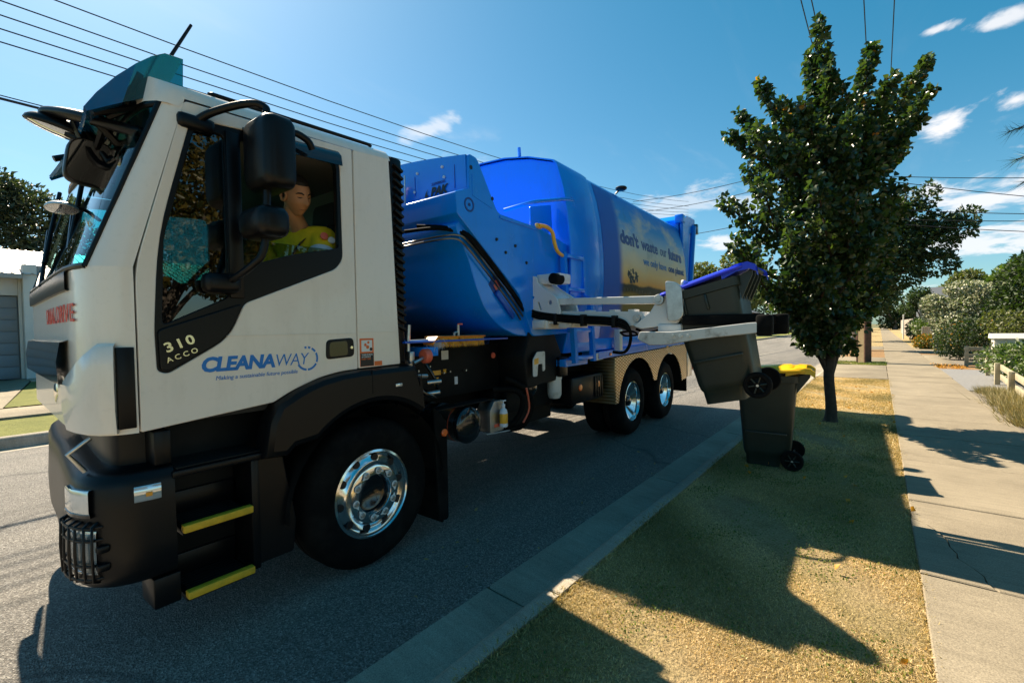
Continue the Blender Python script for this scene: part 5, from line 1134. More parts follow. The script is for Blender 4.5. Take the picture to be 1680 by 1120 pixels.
for sy in (-1, 1): lathe_pts = [hp((-.005+.020*math.cos(a)*1.0, sy*(.078+.010*math.sin(a*.5)), .0+.032*math.sin(a))) for a in [2*math.pi*i/12 for i in range(13)]]; tube(bm, lathe_pts, .008, 6)
head = obj('head', bm, M['skin'], pr, 80)
# the rest of the body under the clothes (one continuous figure with arms, legs and hands)
V_ = [(*L_(-.56, -.02, 1.68), .15), (*L_(-.55, .0, 1.90), .155), (*L_(-.50, -.04, 2.10), .16), (*L_(-.40, -.13, 2.24), .066),
      (*L_(-.27, -.05, 2.185), .085), (*L_(-.16, -.16, 1.97), .06), (*L_(-.34, -.40, 1.92), .043), (*L_(-.42, -.46, 1.92), .034),
      (*L_(-.70, -.14, 2.17), .08), (*L_(-.80, -.26, 1.90), .055), (*L_(-.70, -.46, 1.90), .042), (*L_(-.66, -.53, 1.92), .034),
      (*L_(-.44, -.05, 1.62), .10), (*L_(-.40, -.48, 1.62), .072), (*L_(-.40, -.60, 1.30), .05), (*L_(-.40, -.70, 1.24), .04),
      (*L_(-.68, -.05, 1.62), .10), (*L_(-.70, -.48, 1.62), .072), (*L_(-.70, -.60, 1.30), .05), (*L_(-.70, -.70, 1.24), .04)]
E_ = [(0, 1), (1, 2), (2, 3), (2, 4), (4, 5), (5, 6), (6, 7), (2, 8), (8, 9), (9, 10), (10, 11), (0, 12), (12, 13), (13, 14), (14, 15), (0, 16), (16, 17), (17, 18), (18, 19)]
skin_body('body', [(a, b, c, r*.93) for a, b, c, r in V_], E_, M['skin'], pr)
idx = [0, 1, 2, 3, 4, 5, 6, 8, 9, 10]; mp_ = {k: i for i, k in enumerate(idx)}
shirt = skin_body('shirt', [(*V_[k][:3], V_[k][3]*1.13) for k in idx], [(mp_[a], mp_[b]) for a, b in E_ if a in mp_ and b in mp_], M['hivis'], pr)
idx = [0, 12, 13, 14, 16, 17, 18]; mp_ = {k: i for i, k in enumerate(idx)}
skin_body('trousers', [(*V_[k][:3], V_[k][3]*1.12) for k in idx], [(mp_[a], mp_[b]) for a, b in E_ if a in mp_ and b in mp_], M['dash'], pr)
for (k, sy) in ((7, -1), (11, -1)):
    c = Vector(V_[k][:3])
    for i in range(4):
        bm = BM(); o_ = Vector((.022*(i-1.5), -.035, .012)); tube(bm, [c+Vector((.018*(i-1.5), 0, 0)), c+o_+Vector((0, -.008, .012)), c+o_+Vector((0, -.03, -.008)), c+o_+Vector((0, -.022, -.034+.004*abs(i-1.5)))], [.011, .010, .009, .007], 7); obj('finger', bm, M['skin'], pr, 70)
    bm = BM(); tube(bm, [c+Vector((.02, .01, 0)), c+Vector((.04, -.02, -.012)), c+Vector((.03, -.045, -.02))], [.012, .011, .008], 7); obj('thumb', bm, M['skin'], pr, 70)
# hair, brows, eyes, mouth, collar, tape, badges
bm = BM(); rings = []
for i in range(1, 17):
    th = math.pi*i/NV; r_ = []
    for j in range(NU):
        ph = 2*math.pi*j/NU; p = head_pt(th, ph); lim = 8.6 if math.cos(ph) > .45 else (11.5 if math.cos(ph) > .05 else 17)
        k = 1.085 if i <= lim else .90; r_.append(hp(p*k))
    rings.append(r_)
loft(bm, rings); obj('hair', bm, M['hair'], head, 80)
def front_x(y, z): 
    best = None
    for i in range(1, 60):
        for j in range(-30, 31):
            p = head_pt(math.pi*i/60, math.pi*j/60)
            d = (p.y-y)**2+(p.z-z)**2
            if best is None or d < best[0]: best = (d, p.x)
    return best[1]
for sy in (-1, 1):
    bm = BM(); tube(bm, [hp((front_x(sy*y, z)+.003, sy*y, z)) for y, z in ((.014, .028), (.028, .036), (.044, .034), (.053, .027))], [.0035, .005, .0045, .002], 6); obj('eyebrow', bm, M['hair'], head, 60)
    bm = BM(); tube(bm, [hp((front_x(sy*y, z)+.001, sy*y, z)) for y, z in ((.018, .009), (.03, .005), (.043, .009))], [.002, .004, .002], 6); obj('eyelid', bm, M['hair'], head, 60)
bm = BM(); tube(bm, [hp((front_x(y, -.064)+.001, y, -.064-.002*math.cos(y*60))) for y in (-.024, -.012, 0, .012, .024)], [.002, .004, .0045, .004, .002], 6); obj('lips', bm, mat('lips', (.30, .10, .07), .5), head, 60)
A = Vector(V_[4][:3]); B_ = Vector(V_[5][:3])
bm = BM(); tube(bm, [A.lerp(B_, t) for t in (.50, .58, .68)], [.088, .084, .081], 20, False); obj('reflective_tape', bm, M['tape'], shirt, 60)
def badge(dirn, base, r, m, nm):
    d = Vector(dirn).normalized(); bm = BM(); lathe(bm, [(0, .004), (r, .002), (r, -.01)], (0, 0, 0), 'x', 18); q = d.to_track_quat('X', 'Z').to_matrix()
    for v in bm.verts: v.co = base + q @ v.co
    return obj(nm, bm, m, shirt)
nrm = Vector((.93, -.25, .28)).normalized()
badge(nrm, A.lerp(B_, .10)+nrm*.088+Vector((0, -.03, .0)), .024, M['red'], 'round_badge'); badge(nrm, A.lerp(B_, .20)+nrm*.087+Vector((0, .025, 0)), .022, M['textwhite'], 'round_badge')
bm = BM(); tube(bm, smoothpath([Vector(L_(-.30, .10, 2.30)), Vector(L_(-.30, -.02, 2.285)), Vector(L_(-.36, -.17, 2.16)), Vector(L_(-.50, -.21, 1.98)), Vector(L_(-.66, -.20, 1.72))], 5), .022, 8, True, .25); obj('seat_belt', bm, M['cloth'], pr, 60)
# ------------------------------------------------------------------ small things carried on the truck
br = tag(empty('broom', W3(-.06, 1.0, 1.47), (0, 0, R(2.0))), 'orange yard broom with yellow bristles lying on the shelf behind the cab', 'broom')
bm = BM(); loft(bm, [[(x, s, z) for x, z in ((-.09, .045), (.05, .045), (.06, .058), (-.09, .062))] for s in (-.27, .30)]); loft(bm, [[(x, s, z) for s, z in ((-.27, .062), (-.27, .045), (-.32, -.005), (-.325, .01))] for x in (-.05, .06)]); obj('broom_head', bm, M['orange'], br)
rg = np.random.default_rng(5); n = 1100
P = np.stack([rg.uniform(-.07, .05, n), rg.uniform(-.27, .29, n), np.full(n, .045)], 1)
V = np.concatenate([P, P+np.stack([rg.uniform(-.002, .006, n), rg.normal(0, .004, n)+.004, np.zeros(n)], 1), P+np.stack([rg.normal(.012, .008, n), rg.normal(.01, .012, n), rg.uniform(-.085, -.06, n)], 1)])
raw_mesh('bristles', V, np.stack([np.arange(n), np.arange(n)+n, np.arange(n)+2*n], 1), M['yrail'], br)
bm = BM(); tube(bm, [(-.02, -.27, .03), (-.1, -.6, .02)], .013, 8); obj('broom_handle', bm, M['steel'], br)
n = 260; P = np.stack([rg.uniform(-.05, .05, n), rg.uniform(-.30, -.2, n), rg.uniform(.0, .045, n)], 1)
raw_mesh('frayed_bristles', np.concatenate([P, P+np.array([.003, .003, 0]), P+np.stack([rg.normal(.02, .015, n), rg.normal(-.01, .02, n), rg.normal(-.035, .02, n)], 1)]), np.stack([np.arange(n), np.arange(n)+n, np.arange(n)+2*n], 1), M['tape'], br)
sb = tag(empty('soap_bottle', W3(.045, 1.475, .70), (0, 0, R(2.0))), 'white pump soap bottle with yellow label in the steel holder', 'bottle')
bm = BM(); lathe(bm, [(0, 0), (.034, .002), (.037, .01), (.037, .13), (.03, .155), (.014, .17), (.014, .185)], (0, 0, 0), 'z', 20); sbo = obj('bottle', bm, M['white_gloss'], sb)
bm = BM(); lathe(bm, [(.0375, .035), (.038, .037), (.038, .12), (.0375, .122)], (0, 0, 0), 'z', 20); obj('bottle_label', bm, M['yrail'], sb)
bm = BM(); lathe(bm, [(0, .185), (.016, .185), (.016, .205), (.005, .207), (.005, .235), (0, .236)], (0, 0, 0), 'z', 14); b2(bm, (-.006, -.01, .228), (.006, .035, .24), .003); obj('pump', bm, M['white_gloss'], sb)
tp = tag(empty('tap', W3(-.06, 1.02, 1.50), (0, 0, R(2.0))), 'small brass tap with red lever standing up behind the broom', 'tap')
bm = BM(); tube(bm, [(0, 0, 0), (0, 0, .12)], .011, 8); tube(bm, [(0, 0, .06), (0, -.045, .055), (0, -.05, .03)], .009, 8); obj('tap_body', bm, M['steel'], tp)
bm = BM(); b2(bm, (-.008, -.005, .12), (.008, .05, .132), .004); obj('tap_lever', bm, M['red'], tp)
# ------------------------------------------------------------------ trees and plants
def tree(name, loc, label, cat='tree', group=None):
    return tag(empty(name, loc), label, cat, group)
# street tree by the verge: trunk, limbs and a leafy crown with spires
RV = Vector((.778, .628, 0)); DV = Vector((-.628, .778, 0))
def q(u, d, z): p = RV*u + DV*d; return Vector((p.x, p.y, z-.13))
st_ = tree('street_tree', (-.56, 8.19, .13), 'leafy green street tree with pointed spires on the verge behind the bins')
TIPS = [(-0.18, 0, 5.92), (-0.23, 0.15, 5.53), (-0.16, -0.2, 5.2), (0.75, 0.2, 5.68), (0.62, -0.3, 4.96), (1.48, 0.1, 5.43), (1.79, 0.4, 5.13), (1.07, -0.2, 4.41), (-1.13, -0.2, 4.96), (-1.15, 0.4, 4.81), (-1.5, 0, 4.37), (-1.37, -0.5, 4.19), (-0.35, 0.6, 5.08), (-1.06, -0.6, 3.95), (-0.71, -0.5, 4.55), (0.17, 0.0, 5.09), (-0.29, -0.7, 4.21), (0.96, 0.6, 4.87), (-1.49, 0.1, 3.42), (-1.61, -0.4, 2.7), (-0.89, 0.5, 2.38), (-0.97, -0.3, 2.03), (1.37, 0.4, 4.3), (0.53, -0.5, 3.47), (1.19, 0.2, 3.32), (1.11, 0.3, 2.79), (0.57, -0.2, 2.19), (-0.88, -1, 3.34), (-0.39, -1.0, 3.1), (-1.12, -0.9, 2.76), (-0.66, -0.9, 2.21), (-0.04, -0.5, 1.67), (-0.52, -0.2, 1.55), (0.2, 0.0, 1.28), (0.45, 0.9, 4.3), (0.05, 1, 3.96), (1.27, 1.0, 3.94), (0.87, 1.0, 2.92), (-1.35, -0.6, 3.47), (-0.98, 0.5, 4.0), (-0.23, -0.4, 3.93), (-0.04, -0.8, 2.6), (-0.1, 0.3, 1.32), (-0.36, 0.5, 1.89), (.3, -.3, 2.9), (-.3, .2, 2.8), (.5, .4, 2.5), (0, 0, 3.3), (.7, -.1, 3.9), (-.6, 0, 3.5), (-.55, .1, 2.6)]
bm = BM(); tube(bm, smoothpath([q(0, 0, .12), q(.01, 0, .35), q(-.02, .01, .8), q(.0, 0, 1.15), q(.02, 0, 1.5)], 4), [.11, .09, .08, .076, .073, .07, .069, .068, .068, .068, .068, .068, .07, .068, .06, .055, .05], 12)
FORK = [(q(-.01, 0, .82), q(-.28, .1, 1.55), q(-.55, .1, 2.6)), (q(.0, 0, 1.2), q(.05, -.1, 2.2), q(.0, -.05, 3.4)), (q(.0, 0, .86), q(.22, .05, 1.5), q(.5, .15, 2.6)), (q(0, 0, 1.3), q(-.02, .25, 2.2), q(.0, .4, 3.0))]
for f in FORK: tube(bm, smoothpath(f, 5), [.050-.0028*i for i in range(11)], 8)
obj('trunk', bm, M['bark'], st_, 60)
rg = np.random.default_rng(11); Ps = []; Ds = []; bm = BM(); sp_ = []
for u, d, z in TIPS:
    t = q(u, d, z); best = min((f for f in FORK), key=lambda f: (f[2]-t).length); src = min((best[0].lerp(best[1], .6), best[1], best[2]), key=lambda a: (a-t).length + (3 if a.z > t.z-.25 else 0))
    pts = smoothpath([src, src.lerp(t, .5)+Vector((0, 0, -.08*(t-src).length)), t], 6); tube(bm, pts, [.026*(1-.75*i/len(pts)) for i in range(len(pts))], 5)
    L = (t-src).length; n = int(140+215*L); spire = z > 4.3; n = int(n*.5) if (u, d) == (0.17, 0.0) else n
    k = rg.uniform(.12 if L > .8 else .0, 1.03, n)**.85; base = np.array([[*src.lerp(t, min(x, 1.02))] for x in k])
    rad = (.20 if spire else (.34 if z > 3 else .27))*(1.08-.72*k); dd = rg.normal(0, 1, (n, 3)); dd /= np.linalg.norm(dd, axis=1)[:, None]
    Ps.append(base+dd*rad[:, None]*rg.uniform(.25, 1, n)[:, None]**.6); Ds.append(dd)
obj('branches', bm, M['bark'], st_, 60)
P = np.concatenate(Ps); D = np.concatenate(Ds); keep = P[:, 2] > 1.0; P, D = P[keep], D[keep]
CL, cd2 = cloud_pts(rg, [(q(0, 0, 3.2).x, q(0, 0, 3.2).y, 3.0, .75, .75, 1.35)], 900, .2); P = np.concatenate([P, CL]); D = np.concatenate([D, cd2])
tone = rg.uniform(0, .86, len(P)); hot = (P[:, 2] > 3.9) & (rg.uniform(0, 1, len(P)) < .005); tone[hot] = 1.0; tone[rg.uniform(0, 1, len(P)) < .001] = 1.0
leaves('crown', P, D, .084, M['leaf_pear'], st_, rg, .78, .5, .75, tone, .35, True)
def simple_tree(name, loc, label, clumps, n, leaf, m, trunk_r, trunk_h, seed, bark='barkgrey', limbs=5, group=None, cat='tree', fold=.35, aspect=.6, shell=.5):
    t = tree(name, loc, label, cat, group); rg = np.random.default_rng(seed); bm = BM()
    tube(bm, smoothpath([(0, 0, -.05), (.03*trunk_h*.1, 0, trunk_h*.5), (0, .02, trunk_h)], 4), [trunk_r*(1.2-.5*i/8) for i in range(9)], 8)
    for c in clumps[:limbs*2]:
        e = Vector(c[:3]); s = Vector((0, 0, trunk_h*.85)); tube(bm, smoothpath([s, s.lerp(e, .5)+Vector((0, 0, .06*(e-s).length)), e], 4), [trunk_r*.55*(1-.08*i) for i in range(9)], 6)
    obj('trunk', bm, M[bark], t, 60); P, D = cloud_pts(rg, clumps, n, shell); leaves('crown', P, D, leaf, m, t, rg, aspect, fold, .8)
    return t
def blobs(rg, c, rx, ry, rz, k, r0, r1):
    out = []
    for _ in range(k):
        d = rg.normal(0, 1, 3); d /= np.linalg.norm(d); f = rg.uniform(.35, 1)**.6; r = rg.uniform(r0, r1)
        out.append((c[0]+d[0]*rx*f, c[1]+d[1]*ry*f, c[2]+d[2]*rz*f, r, r, r*.8))
    return out
rg = np.random.default_rng(21)
G2 = 'trees further along the verge'
cl2 = [(0, 0, 4.2, 1.6, 1.6, 1.6), (1.2, 0, 5.2, 1.5, 1.4, 1.3), (2.6, .3, 5.4, 1.3, 1.2, 1.0), (3.6, .4, 5.9, .9, .8, .6), (2.2, .2, 6.6, .8, .8, .8), (1.2, 0, 7.0, 1.0, 1, .8), (2.7, .2, 7.6, .45, .45, .7), (1.9, .1, 7.7, .4, .4, .5), (-1, 0, 5.2, 1.3, 1.3, 1.2), (.2, 0, 6.2, 1.4, 1.3, 1.0), (4.1, .5, 6.5, .5, .5, .4), (1.4, 0, 3.9, 1.3, 1.3, .8), (2.9, .3, 4.3, 1.0, 1.0, .6), (3.0, .2, 6.2, .8, .8, .5)]
simple_tree('street_tree', (-.87, 30.1, .13), 'broad dark street tree behind the concrete pole reaching over the path', cl2, 13000, .20, M['leaf_dark'], .26, 3.6, 31, 'bark', 7, G2)
simple_tree('street_tree', (-.9, 46, .13), 'round dark tree on the verge, furthest along the path', blobs(rg, (.3, 0, 4.6), 2.4, 2.4, 1.9, 12, 1.0, 1.5), 6000, .26, M['leaf_dark'], .24, 3.2, 32, 'bark', 4, G2)
GB = 'trees behind the gardens at right'
simple_tree('garden_tree', (5.0, 26.4, .12), 'tall dark evergreen at the right edge above the letterbox', [(0, 0, 2.0, 1.4, 1.8, 1.5), (-.5, 0, 2.9, 1.0, 1.2, .9), (.8, 0, 3.2, 1.3, 1.3, 1.0), (-.4, .2, 3.6, .6, .7, .6), (1.9, 0, 2.5, 1.5, 1.5, 2), (-1.0, .5, 2.0, .7, .7, .8), (1.6, 0, 3.9, .8, .8, .6), (2.6, 0, 4.0, .9, .9, .8)], 15000, .15, M['leaf_dark'], .2, 1.6, 33, group=GB)
simple_tree('garden_tree', (6.0, 38, .12), 'mid green garden tree behind the white flowering bush', blobs(rg, (0, 0, 3.0), 1.7, 1.7, 1.6, 10, .7, 1.1), 6000, .2, M['leaf_green'], .16, 1.7, 34, group=GB)
GE = 'pale gum trees on the skyline'
simple_tree('gum_tree', (8.4, 88, .1), 'rounded olive gum tree on the skyline, left of its neighbour', blobs(rg, (0, 0, 6.0), 3.8, 3.2, 2.0, 14, 1.2, 1.9), 6500, .42, M['leaf_olive'], .3, 4, 35, group=GE)
simple_tree('gum_tree', (14.0, 90, .1), 'olive gum tree on the skyline nearer the dark evergreen', blobs(rg, (0, 0, 6.0), 3.6, 3.0, 1.9, 12, 1.2, 1.8), 6000, .42, M['leaf_olive'], .3, 4, 36, group=GE)
simple_tree('feathery_tree', (-15.4, 67, .2), 'pale feathery tree seen above the blue bin lid', blobs(rg, (0, 0, 8.0), 4.8, 3.5, 1.9, 14, 1.1, 1.9) + [(.8, 0, 10.6, 1.3, 1.2, .8), (2.2, 0, 11.6, 1.0, 1, .6), (3.2, 0, 12.2, .7, .7, .4), (-2, 0, 5.4, 2, 2, 1.6), (2, 0, 5.2, 2, 2, 1.6)], 9000, .40, M['leaf_olive'], .3, 5, 37)
simple_tree('far_tree', (-12.2, 93, .2), 'dark bushy tree across the road beyond the lifted bin', blobs(rg, (0, 0, 6.0), 5.4, 3.5, 3.8, 14, 1.5, 2.3), 6500, .45, M['leaf_dark'], .3, 3, 38, group='trees closing the street')
simple_tree('far_tree', (-5.5, 128, .2), 'dark tree closing the far end of the road', blobs(rg, (0, 0, 4.6), 6, 4, 2.8, 14, 1.8, 2.6), 5000, .6, M['leaf_dark'], .3, 3, 39, group='trees closing the street')
simple_tree('far_tree', (2.5, 122, .2), 'dark tree at the far end of the footpath', blobs(rg, (0, 0, 3.2), 5, 4, 2.2, 12, 1.5, 2.2), 4500, .5, M['leaf_dark'], .3, 2, 40, group='trees closing the street')
simple_tree('far_tree', (-24, 92, .2), 'green tree far across the road behind the truck tail', blobs(rg, (0, 0, 5), 6, 4, 3, 14, 1.8, 2.6), 5000, .55, M['leaf_green'], .3, 3, 41, group='trees closing the street')
simple_tree('big_tree', (-36, 3.2, .3), 'large dark grey green tree rising behind the house roof', [(0, -3, 7, 2.6, 3.2, 3.4), (0, -.5, 6.8, 2.4, 2.4, 2.8), (0, -4.6, 8.2, 2.2, 2.4, 2.4), (0, 1.4, 6.0, 2.2, 1.6, 2.0), (.5, 2.9, 5.2, 1.6, 1.2, 1.5), (0, -1.8, 8.8, 1.8, 1.5, 1.4), (0, -7, 7.5, 3, 3, 3), (1, 4.6, 4.6, 1.5, 1.5, 1.4), (0, .4, 8.0, 1.0, 1.0, .9)], 26000, .30, leaf_mat('grey_leaf', (.022, .035, .018), (.08, .09, .045), .5, .2), .4, 4, 42, limbs=4, aspect=.42)
# trees across the gardens beside the camera: what the glass and paint of the truck look at
GR = 'autumn trees in the garden beside the path'
for i, (x, y, h, sd) in enumerate(((6.5, 3.4, 4.1, 51), (7.2, -2.4, 4.0, 52), (9.2, 7.6, 4.4, 53))):
    simple_tree('autumn_tree', (x, y, .12), ('golden green tree in the garden, nearest the path', 'golden green tree in the garden behind the camera', 'golden green tree in the garden deepest from the path')[i], blobs(rg, (0, 0, h), 1.7, 2.2, 2.1, 16, .8, 1.2), 11000, .15, M['leaf_autumn'], .14, 1.7, sd, group=GR)
# pine at the right edge
pt = tree('pine_tree', (3.3, 8.4, .12), 'pine with long needles reaching in at the right edge', 'pine tree'); bm = BM(); tube(bm, [(0, 0, 0), (.05, 0, 2.5), (0, .1, 5.6)], [.14, .11, .05], 8)
PN = []
for (x, y, z), (x2, y2, z2) in (((0, .05, 4.2), (-1.98, .60, 3.98)), ((0, .05, 3.8), (-1.90, .60, 3.60)), ((0, .05, 3.5), (-1.84, .55, 3.28)), ((0, .05, 4.6), (-1.6, .5, 4.5)), ((0, .05, 4.8), (-.9, -.6, 4.8)), ((0, .05, 4.0), (.2, .9, 4.0)), ((0, .05, 4.4), (.9, .1, 4.4)), ((0, .05, 5.2), (-.5, .2, 5.5))):
    tube(bm, smoothpath([(x, y, z), ((x+x2)/2, (y+y2)/2, (z+z2)/2+.1), (x2, y2, z2)], 5), [.03-.0023*i for i in range(11)], 5); PN.append((Vector((x, y, z)), Vector((x2, y2, z2))))
obj('trunk', bm, M['bark'], pt, 60); rg2 = np.random.default_rng(8); A_, B2 = [], []
for a, b in PN:
    n = 240; t = rg2.uniform(.45, 1.0, n); base = np.array([[*a.lerp(b, x)] for x in t]); dr = np.array([*(b-a).normalized()]); d = dr*.7+rg2.normal(0, .55, (n, 3)); d /= np.linalg.norm(d, axis=1)[:, None]; A_.append(base); B2.append(base+d*rg2.uniform(.13, .24, n)[:, None]-np.array([0, 0, .03]))
A_, B2 = np.concatenate(A_), np.concatenate(B2); w = np.cross(B2-A_, rg2.normal(0, 1, A_.shape)); w /= np.linalg.norm(w, axis=1)[:, None]; n = len(A_)
raw_mesh('needles', np.concatenate([A_-w*.003, A_+w*.003, B2]), np.stack([np.arange(n), np.arange(n)+n, np.arange(n)+2*n], 1), M['needle'], pt, rg2.uniform(0, 1, n))
# shrubs of the gardens at right
def shrub(name, loc, label, clumps, n, leaf, m, seed, m2=None, f2=.25, group=None, aspect=.6):
    t = tag(empty(name, loc), label, 'shrub', group); rg = np.random.default_rng(seed); bm = BM()
    for k, c in enumerate(clumps[:7]): tube(bm, smoothpath([(.04*k-.1, .03*k-.08, 0), (c[0]*.5, c[1]*.5, c[2]*.55), c[:3]], 3), .014, 5)
    obj('stems', bm, M['bark'], t, 60); P, D = cloud_pts(rg, clumps, n, .45); P[:, 2] = np.maximum(P[:, 2], .02); leaves('foliage', P, D, leaf, m, t, rg, aspect, .35, .8)
    if m2 is not None: 
        P, D = cloud_pts(rg, [(*c[:3], c[3]*1.02, c[4]*1.02, c[5]*1.05) for c in clumps], int(n*f2), .95); k = P[:, 2] > .25*max(c[2] for c in clumps); leaves('blossom', P[k], D[k], leaf*.8, m2, t, rg, .9, .3, .8)
    return t
shrub('leafy_shrub', (2.62, 15.3, .12), 'pale green leafy shrub spilling over the low rail fence', [(0, 0, .55, .65, .8, .45), (.5, .5, .75, .6, .6, .4), (-.3, .6, .5, .5, .6, .4), (.3, -.9, .45, .6, .7, .4), (.9, -.4, .6, .6, .7, .5)], 4200, .085, M['leaf_green'], 61, M['leaf_pale'], .12)
shrub('round_shrub', (2.45, 24.3, .12), 'dark round shrub with a few orange blooms beside the driveway', [(0, 0, .8, .85, .8, .75), (.4, .2, 1.2, .6, .6, .5), (-.3, 0, .6, .6, .6, .5), (1.0, .3, .9, .7, .7, .7)], 5200, .085, M['leaf_dark'], 62, M['leaf_orange'], .04)
shrub('orange_shrub', (2.2, 33.4, .12), 'low shrub covered in yellow orange flowers beside the path', [(0, 0, .42, .75, .7, .4), (.7, .3, .45, .6, .6, .38), (-.3, -.3, .35, .5, .5, .33), (1.3, .4, .4, .5, .5, .36)], 3000, .10, M['leaf_green'], 63, M['leaf_orange'], .9)
shrub('white_bush', (2.75, 28.3, .12), 'tall bush smothered in cream white flowers', [(0, 0, 1.3, .9, .9, .8), (.5, 0, 2.2, .9, .8, .7), (-.4, .2, 1.9, .8, .7, .6), (1.1, 0, 2.7, .7, .7, .4), (.2, 0, 2.9, .7, .6, .35), (-.8, .1, 2.3, .5, .5, .4), (1.4, .1, 2.0, .6, .6, .5)], 4500, .11, M['leaf_green'], 64, M['leaf_pale'], 2.6)
shrub('pale_shrub', (2.7, 39.2, .12), 'light green shrub rising over the beige fence', [(0, 0, 1.1, .9, .8, .6), (.7, 0, 1.5, .7, .7, .5), (-.6, 0, 1.2, .6, .6, .5), (1.4, 0, 1.3, .7, .7, .6)], 2600, .14, M['leaf_green'], 65, M['leaf_pale'], .2)
shrub('clipped_hedge', (2.3, 47.5, .12), 'dark clipped hedge block beside the white post', [(0, 0, .9, .75, 1.6, .9), (.9, 0, 1.0, .7, 1.5, .95), (0, -1.0, .9, .7, .9, .85)], 3600, .12, M['leaf_dark'], 66)
shrub('dark_shrub', (3.9, 23.4, .12), 'grey green shrub in shade behind the letterbox', [(0, 0, 1.0, .9, .9, .8), (.8, 0, 1.3, .9, .9, .8), (-.5, .3, 1.4, .6, .6, .5)], 3600, .10, M['leaf_olive'], 67)
shrub('dark_shrub', (2.9, 55, .12), 'dark shrub beside the far beige fence', [(0, 0, 1.1, .8, .9, .9), (.8, 0, 1.5, .9, .9, .9)], 2000, .14, M['leaf_dark'], 68)
# dry grass clumps along the rail fence
def tuft(loc, label, n, r, h, m, seed, group):
    t = tag(empty('grass_clump', loc), label, 'grass clump', group); rg = np.random.default_rng(seed)
    P = np.stack([rg.normal(0, r*.5, n), rg.normal(0, r*.6, n), np.zeros(n)], 1); T = P + np.stack([rg.normal(0, r*.35, n)+P[:, 0]*.4, rg.normal(0, r*.35, n)+P[:, 1]*.4, rg.uniform(.45, 1, n)*h], 1)
    w = rg.normal(0, 1, (n, 3)); w[:, 2] = 0; w /= np.linalg.norm(w, axis=1)[:, None]
    raw_mesh('blades', np.concatenate([P-w*.006, P+w*.006, T]), np.stack([np.arange(n), np.arange(n)+n, np.arange(n)+2*n], 1), m, t, rg.uniform(0, 1, n)); return t
GT = 'dry grass clumps along the low rail fence'
LB = ('at the right edge nearest the camera', 'second from the near end of the fence', 'in the middle of the row', 'second from the driveway', 'at the driveway corner')
for i, (x, y, r, h) in enumerate(((1.64, 9.3, .2, .34), (1.72, 10.4, .24, .38), (1.78, 11.4, .26, .42), (1.84, 12.4, .24, .38), (1.72, 13.2, .16, .22))):
    tuft((x, y, .125), 'straw coloured dry grass clump ' + LB[i], 700, r, h*.72, M['leaf_dry'], 70+i, GT)
for i in range(4): tuft((2.5+.5*i, 9.6+1.1*i, .125), 'green grass clump behind the low rail fence, ' + ('nearest the camera', 'second nearest', 'third nearest', 'furthest from the camera')[i], 500, .35, .45, M['grassgreen'], 80+i, 'green clumps behind the low rail fence')
# ------------------------------------------------------------------ fences, letterbox, far things on the right
def rail_fence(pts, h, rails, label, cap=False):
    f = tag(empty('rail_fence', (pts[0][0], pts[0][1], .12)), label, 'fence', 'low timber fences'); o = Vector(pts[0])
    for p in pts:
        bm = BM(); b2(bm, (p[0]-o.x-.045, p[1]-o.y-.045, -.02), (p[0]-o.x+.045, p[1]-o.y+.045, h+.05), .008); obj('post', bm, M['timber'], f)
    for a, b in zip(pts, pts[1:]):
        for z in rails:
            a_, b_ = Vector((a[0]-o.x, a[1]-o.y, z)), Vector((b[0]-o.x, b[1]-o.y, z)); d = (b_-a_); L = d.length; bm = BM(); box(bm, (a_+b_)/2 + Vector((d.y, -d.x, 0)).normalized()*-.06, (L+.05, .035, .12), .006, Matrix.Rotation(math.atan2(d.y, d.x), 3, 'Z')); obj('rail', bm, M['timber'], f)
rail_fence([(2.24, 17.3), (2.08, 14.9), (1.93, 12.5), (1.78, 10.1), (1.63, 7.7)], .46, (.20, .42), 'low weathered post and rail fence along the footpath at right')
rail_fence([(2.2, 20.7), (3.3, 21.1), (4.6, 21.5)], .62, (.10, .34, .58), 'short three rail timber fence at the far side of the driveway')
lb = tag(empty('letterbox', (2.55, 16.9, .12)), 'cream letterbox with pitched lid above the leafy shrub', 'letterbox')
bm = BM(); b2(bm, (-.28, -.2, .72), (.28, .2, 1.02), .01); lbb = obj('box', bm, M['mailbox'], lb); bm = BM(); loft(bm, [[(x, -.26, 1.022), (x, .26, 1.022), (x, .16, 1.14), (x, -.16, 1.14)] for x in (-.33, .33)]); obj('lid', bm, M['wall'], lb); bm = BM(); b2(bm, (-.06, -.06, -.02), (.06, .06, .72), .006); obj('post', bm, M['timber'], lb)
bm = BM(); b2(bm, (-.292, -.12, .90), (-.281, .12, .925), .002); obj('slot', bm, M['dark'], lbb)
def steel_fence(a, b, h, label):
    f = tag(empty('steel_fence', (*a, .12)), label, 'fence', 'beige ribbed steel fences'); d = Vector((b[0]-a[0], b[1]-a[1], 0)); L = d.length; d.normalize(); n = Vector((-d.y, d.x, 0)); k = max(2, int(L/2.4))
    for i in range(k):
        bm = BM(); r_ = []
        w_ = L/k
        for j in range(9):
            for dx, o in ((0, 0), (.1, 0), (.14, .03), (.22, .03)):
                p = d*(i*w_+(j+dx/.27)*w_/9.2+.04)+n*o; r_.append([(p.x, p.y, .04), (p.x, p.y, h)])
        loft(bm, r_, closed=False); obj('panel', bm, M['colorbond'], f, 20)
        bm = BM(); p = d*(i*w_); box(bm, (p.x, p.y, h/2+.02), (.06, .06, h+.04), .006); obj('post', bm, M['colorbond'], f)
    bm = BM(); m_ = d*(L/2); box(bm, (m_.x, m_.y, h+.02), (L, .06, .04), .005, Matrix.Rotation(math.atan2(d.y, d.x), 3, 'Z')); obj('cap_rail', bm, M['colorbond'], f)
